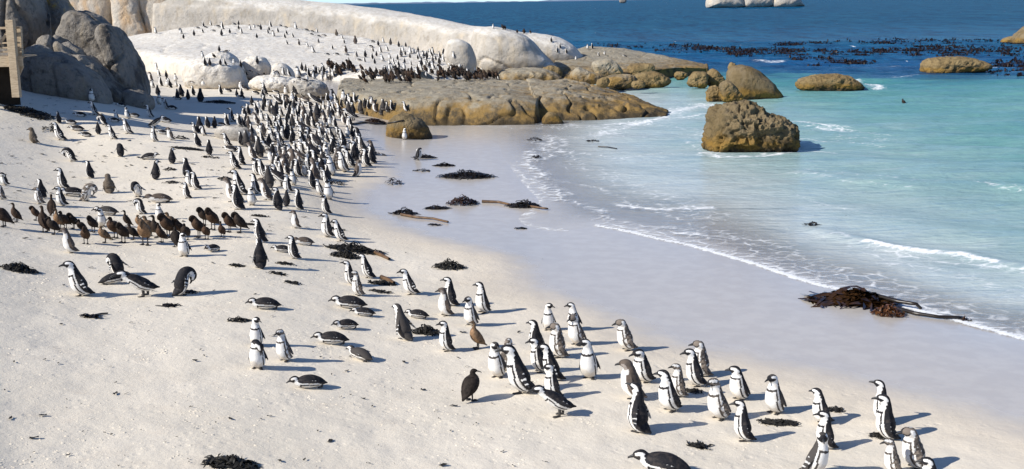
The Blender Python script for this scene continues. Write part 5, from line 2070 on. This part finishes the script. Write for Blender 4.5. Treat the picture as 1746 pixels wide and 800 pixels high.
# the dense brown flock beyond the crowd
rg = random.Random(11)
def scatter(poly_rows, n, hs, kind, cols, poses):
    out = []
    for _ in range(n):
        x0, x1, y0, y1 = rg.choice(poly_rows)
        out.append(dict(x=rg.uniform(x0, x1), y=rg.uniform(y0, y1), h=rg.uniform(*hs), p=rg.choice(poses), t=rg.choice('000+-'), a=rg.uniform(0, 200), c=rg.choice(cols), label='', kind=kind))
    return out
CORMS += scatter([(572, 618, 118, 130), (618, 690, 122, 142), (618, 690, 126, 138), (690, 704, 130, 143), (735, 830, 128, 140), (740, 820, 126, 141), (830, 848, 128, 136), (560, 600, 112, 122), (610, 665, 122, 144), (700, 800, 122, 138), (760, 830, 122, 136)], 175, (10, 14), 'c', 'ddbbb', 'ucn')
CORMS += scatter([(856, 864, 50, 51), (880, 908, 56, 58)], 9, (6, 9), 'c', 'db', 'ucc')
PENG += scatter([(545, 575, 118, 138), (520, 560, 122, 136), (640, 690, 118, 128), (770, 830, 120, 130), (690, 780, 92, 122), (640, 760, 84, 116)], 60, (11, 13), 'p', 'aag', 'shs')
rows = [(172, 440, 560), (186, 425, 600), (200, 412, 606), (214, 404, 600), (228, 425, 606), (242, 436, 620), (256, 446, 628), (268, 452, 624), (282, 458, 596), (300, 452, 562)]
taken = [(b['x'], b['y']) for b in PENG]
tries = 0
added = 0
while added < 75 and tries < 3000:
    tries += 1
    y0, xa, xb = rg.choice(rows)
    x, y = rg.uniform(xa, xb), y0 + rg.uniform(-7, 7)
    if min(abs(x - a) + .8 * abs(y - c) for a, c in taken) < 6.0: continue
    taken.append((x, y))
    hh = 9 + (y - 120) * .105
    PENG.append(dict(x=x, y=y, h=hh * rg.uniform(.85, 1.15), p=rg.choice('sswwahpb'), t=rg.choice('000+-'), a=rg.uniform(70, 170), c=rg.choice('aaaaggjm'), label='', kind='p'))
    added += 1
def col_word(b):
    if b['kind'] == 'c': return {'d': 'dark cormorant', 'b': 'brown cormorant', 't': 'tan cormorant'}[b['c']]
    return {'a': 'pied penguin', 'g': 'grey penguin', 'j': 'brown penguin', 'm': 'moulting penguin', 'c': 'downy chick'}[b['c']]
def pose_word(b):
    a = b['a'] % 360
    if b['kind'] == 'c': return {'u': 'neck up', 'c': 'hunched', 'n': 'preening'}[b['p']]
    if b['p'] == 'l': return 'lying'
    if b['p'] in 'pq': return 'preening'
    if b['p'] == 'b': return 'crouching'
    if a < 45 or a > 315: return 'facing forward'
    if a < 120: return 'facing left'
    if a < 235: return 'seen from behind'
    return 'facing right'
def zone(b):
    x, y = b['x'], b['y']
    if b['kind'] == 'c':
        if y < 62: return 'on the ridge crest'
        if x < 612: return 'in the dark flock above the crowd'
        if x < 700: return 'in the dark flock on the flat tan rock'
        return 'in the flock beside the egg shaped boulder'
    if x > 920: return 'on the rocks beyond the ridge tip'
    if y < 52 and x < 620: return 'along the crest of the white slab'
    if y < 83 and x < 700: return 'on the upper part of the white slab'
    if x > 600 and y < 103: return 'on the right shoulder of the white slab'
    if x > 600 and y < 150: return 'at the right foot of the white slab'
    if x < 315 and y < 152: return 'on the sand strip behind the shaded boulders'
    if x < 345 and y < 176: return 'in the shadow of the left boulders'
    if 340 < x < 402 and y < 115: return 'on the squat white boulder'
    if x < 330 and y < 205: return 'on the upper left sand below the boulders'
    if x < 330: return 'on the left sand below the upper left birds'
    if y < 140: return 'among the small white boulders'
    if x > 606 and y < 200: return 'at the foot of the flat tan rock'
    if x > 640: return 'alone on the wet sand'
    k = [(158, 'in the top rank'), (170, 'in the second rank'), (182, 'in the third rank'), (190, 'in the fourth rank'), (197, 'in the fifth rank'), (204, 'in the sixth rank'), (211, 'in the seventh rank'),
         (217, 'in the eighth rank'), (224, 'in the ninth rank'), (231, 'in the tenth rank'), (240, 'level with the flat grey boulder'), (247, 'just below the flat grey boulder'), (254, 'two ranks below the grey boulder'),
         (262, 'three ranks below the grey boulder'), (270, 'four ranks below the grey boulder'), (278, 'in the ninth front rank'), (286, 'in the eighth front rank'), (292, 'in the seventh front rank'), (300, 'in the sixth front rank'),
         (308, 'in the fifth front rank'), (320, 'in the fourth front rank'), (333, 'in the third front rank'), (346, 'in the second front rank'), (400, 'in the front rank')]
    for lim, w in k:
        if y < lim: return w + ' of the crowd'
    return 'on the near sand'

def place_all():
    L = []
    for b in PENG + CORMS:
        loc, nrm = hit(b['x'], b['y'])
        if loc is None: continue
        if b['y'] > 790 and loc is None: continue
        if loc.z < 0 and b['y'] > 150: loc = at(b['x'], b['y'], .03)
        d = (loc - CAM)
        dep = d.dot(ROT @ Vector((0, 0, -1)))
        cosd = math.hypot(d.x, d.y) / d.length
        if b['kind'] == 'p':
            if b['p'] == 'l': s = b['h'] * dep / FPX / (.70 * max(.55, abs(math.sin(math.radians(b['a'])))))
            else: s = b['h'] * dep / FPX / (NOM[b['p']] * cosd)
        else: s = (1.08 if b['h'] < 45 else 1.0) * b['h'] * dep / FPX / (CNOM[b['p']] * cosd)
        b['s'] = min(1.4, max(.72, s))
        b['loc'] = loc
        b['size'] = b['h'] * (.62 if b['p'] == 'l' else 1)
        L.append(b)
    return L
BIRDS = place_all()
P_ = sorted([b for b in BIRDS if b['kind'] == 'p'], key=lambda b: -b['size'])
C_ = sorted([b for b in BIRDS if b['kind'] == 'c'], key=lambda b: -b['size'])
IND = P_[:300] + C_
REST = P_[300:]
# labels of the birds in the crowd: look + rank + place in the rank
zs = {}
for b in IND:
    if not b['label']: zs.setdefault((zone(b), col_word(b), pose_word(b)), []).append(b)
for (z, c, p), L in zs.items():
    L.sort(key=lambda b: (b['x'], b['y']))
    n = len(L)
    for i, b in enumerate(L):
        if n == 1: o = 'only one'
        elif i == 0: o = 'leftmost one'
        elif i == n - 1: o = 'rightmost one'
        elif i < len(ORD): o = ORD[i] + ' from left'
        elif n - 1 - i < len(ORD): o = ORD[n - 1 - i] + ' from right'
        else: o = 'middle one'
        b['label'] = f'{c} {p}, {o} {z}'
        if len(b['label'].replace('-', ' ').split()) > 16: b['label'] = b['label'].replace(' from left', '').replace('seen from behind', 'turned away').replace(' of the crowd', '')
TILTS = random.Random(3)
def put_bird(b):
    rot = Euler((TILTS.uniform(-.05, .05), TILTS.uniform(-.05, .10) if b['p'] in 'sahp' else TILTS.uniform(-.03, .03), heading(b['loc'], b['a'] + TILTS.uniform(-9, 9))))
    s = b['s']
    nm = 'penguin' if b['kind'] == 'p' else 'cormorant'
    fat = TILTS.uniform(1.04, 1.17) if nm == 'penguin' and b['p'] not in 'lbq' else TILTS.uniform(1.0, 1.1)
    if b['p'] == 'b' and nm == 'penguin': s *= 1.12; fat *= 1.12
    sc = (s * fat, s * fat, s)
    grp = PG if nm == 'penguin' else CG
    big = b['size'] >= 24
    if nm == 'penguin':
        g = penguin_geo(b['p'], b['t'], b['c'], 2 if big else 1)
    else:
        g = corm_geo(b['p'], b['t'], b['c'], 1)
    if big or nm == 'cormorant' and b['size'] >= 20:
        e = empty(nm, b['loc'], b['label'], nm, grp)
        e.rotation_euler = rot; e.scale = sc
        link('body', g['body'], M['plumage'], parent=e)
        link('beak', g['beak'], M['horn'], parent=e)
        for f in g['feet']:
            link('foot' if nm == 'penguin' else 'leg', f, M['foot'], parent=e)
        return
    if nm == 'cormorant':
        k = ('one', b['p'], b['t'], b['c'])
        if k not in CACHE:
            V, F, C = corm_geo(b['p'], b['t'], b['c'], 0)['raw']
            CACHE[k] = tomesh('cormorant', [(V, F, C)])
        me = CACHE[k]
    else:
        me = g['body']
    o = link(nm, me, M['plumage'], label=b['label'], cat=nm, group=grp)
    o.location = b['loc']; o.rotation_euler = rot; o.scale = sc
for b in IND: put_bird(b)
# the birds past the three hundred, the smallest ones
parts = []
for b in REST:
    V, F, C = penguin_geo(b['p'], b['t'], b['c'], 0)['raw']
    h = heading(b['loc'], b['a'] + TILTS.uniform(-9, 9))
    c, s = math.cos(h), math.sin(h)
    W = V * b['s']
    parts.append((np.stack([W[:, 0] * c - W[:, 1] * s + b['loc'].x, W[:, 0] * s + W[:, 1] * c + b['loc'].y, W[:, 2] + b['loc'].z], 1), F, C))
if parts:
    link('penguin_crowd', tomesh('penguin_crowd', parts), M['plumage'], kind='stuff', label='smallest far penguins scattered over the white slab and rocks', cat='penguins')
# a bird swimming offshore
p = at(1541, 174, 0)
V, F, C = corm_geo('c', '0', 'd', 0)['raw']
me = tomesh('cormorant', [(V, F, C)])
o = link('cormorant', me, M['plumage'], label='dark bird swimming alone in the turquoise water', cat='cormorant', group=CG)
o.location = (p.x, p.y, -.24); o.scale = (1.0, 1.0, 1.0); o.rotation_euler = (0, 0, 2.6)
print('penguins', len(P_), 'individual', min(300, len(P_)), 'cormorants', len(C_))
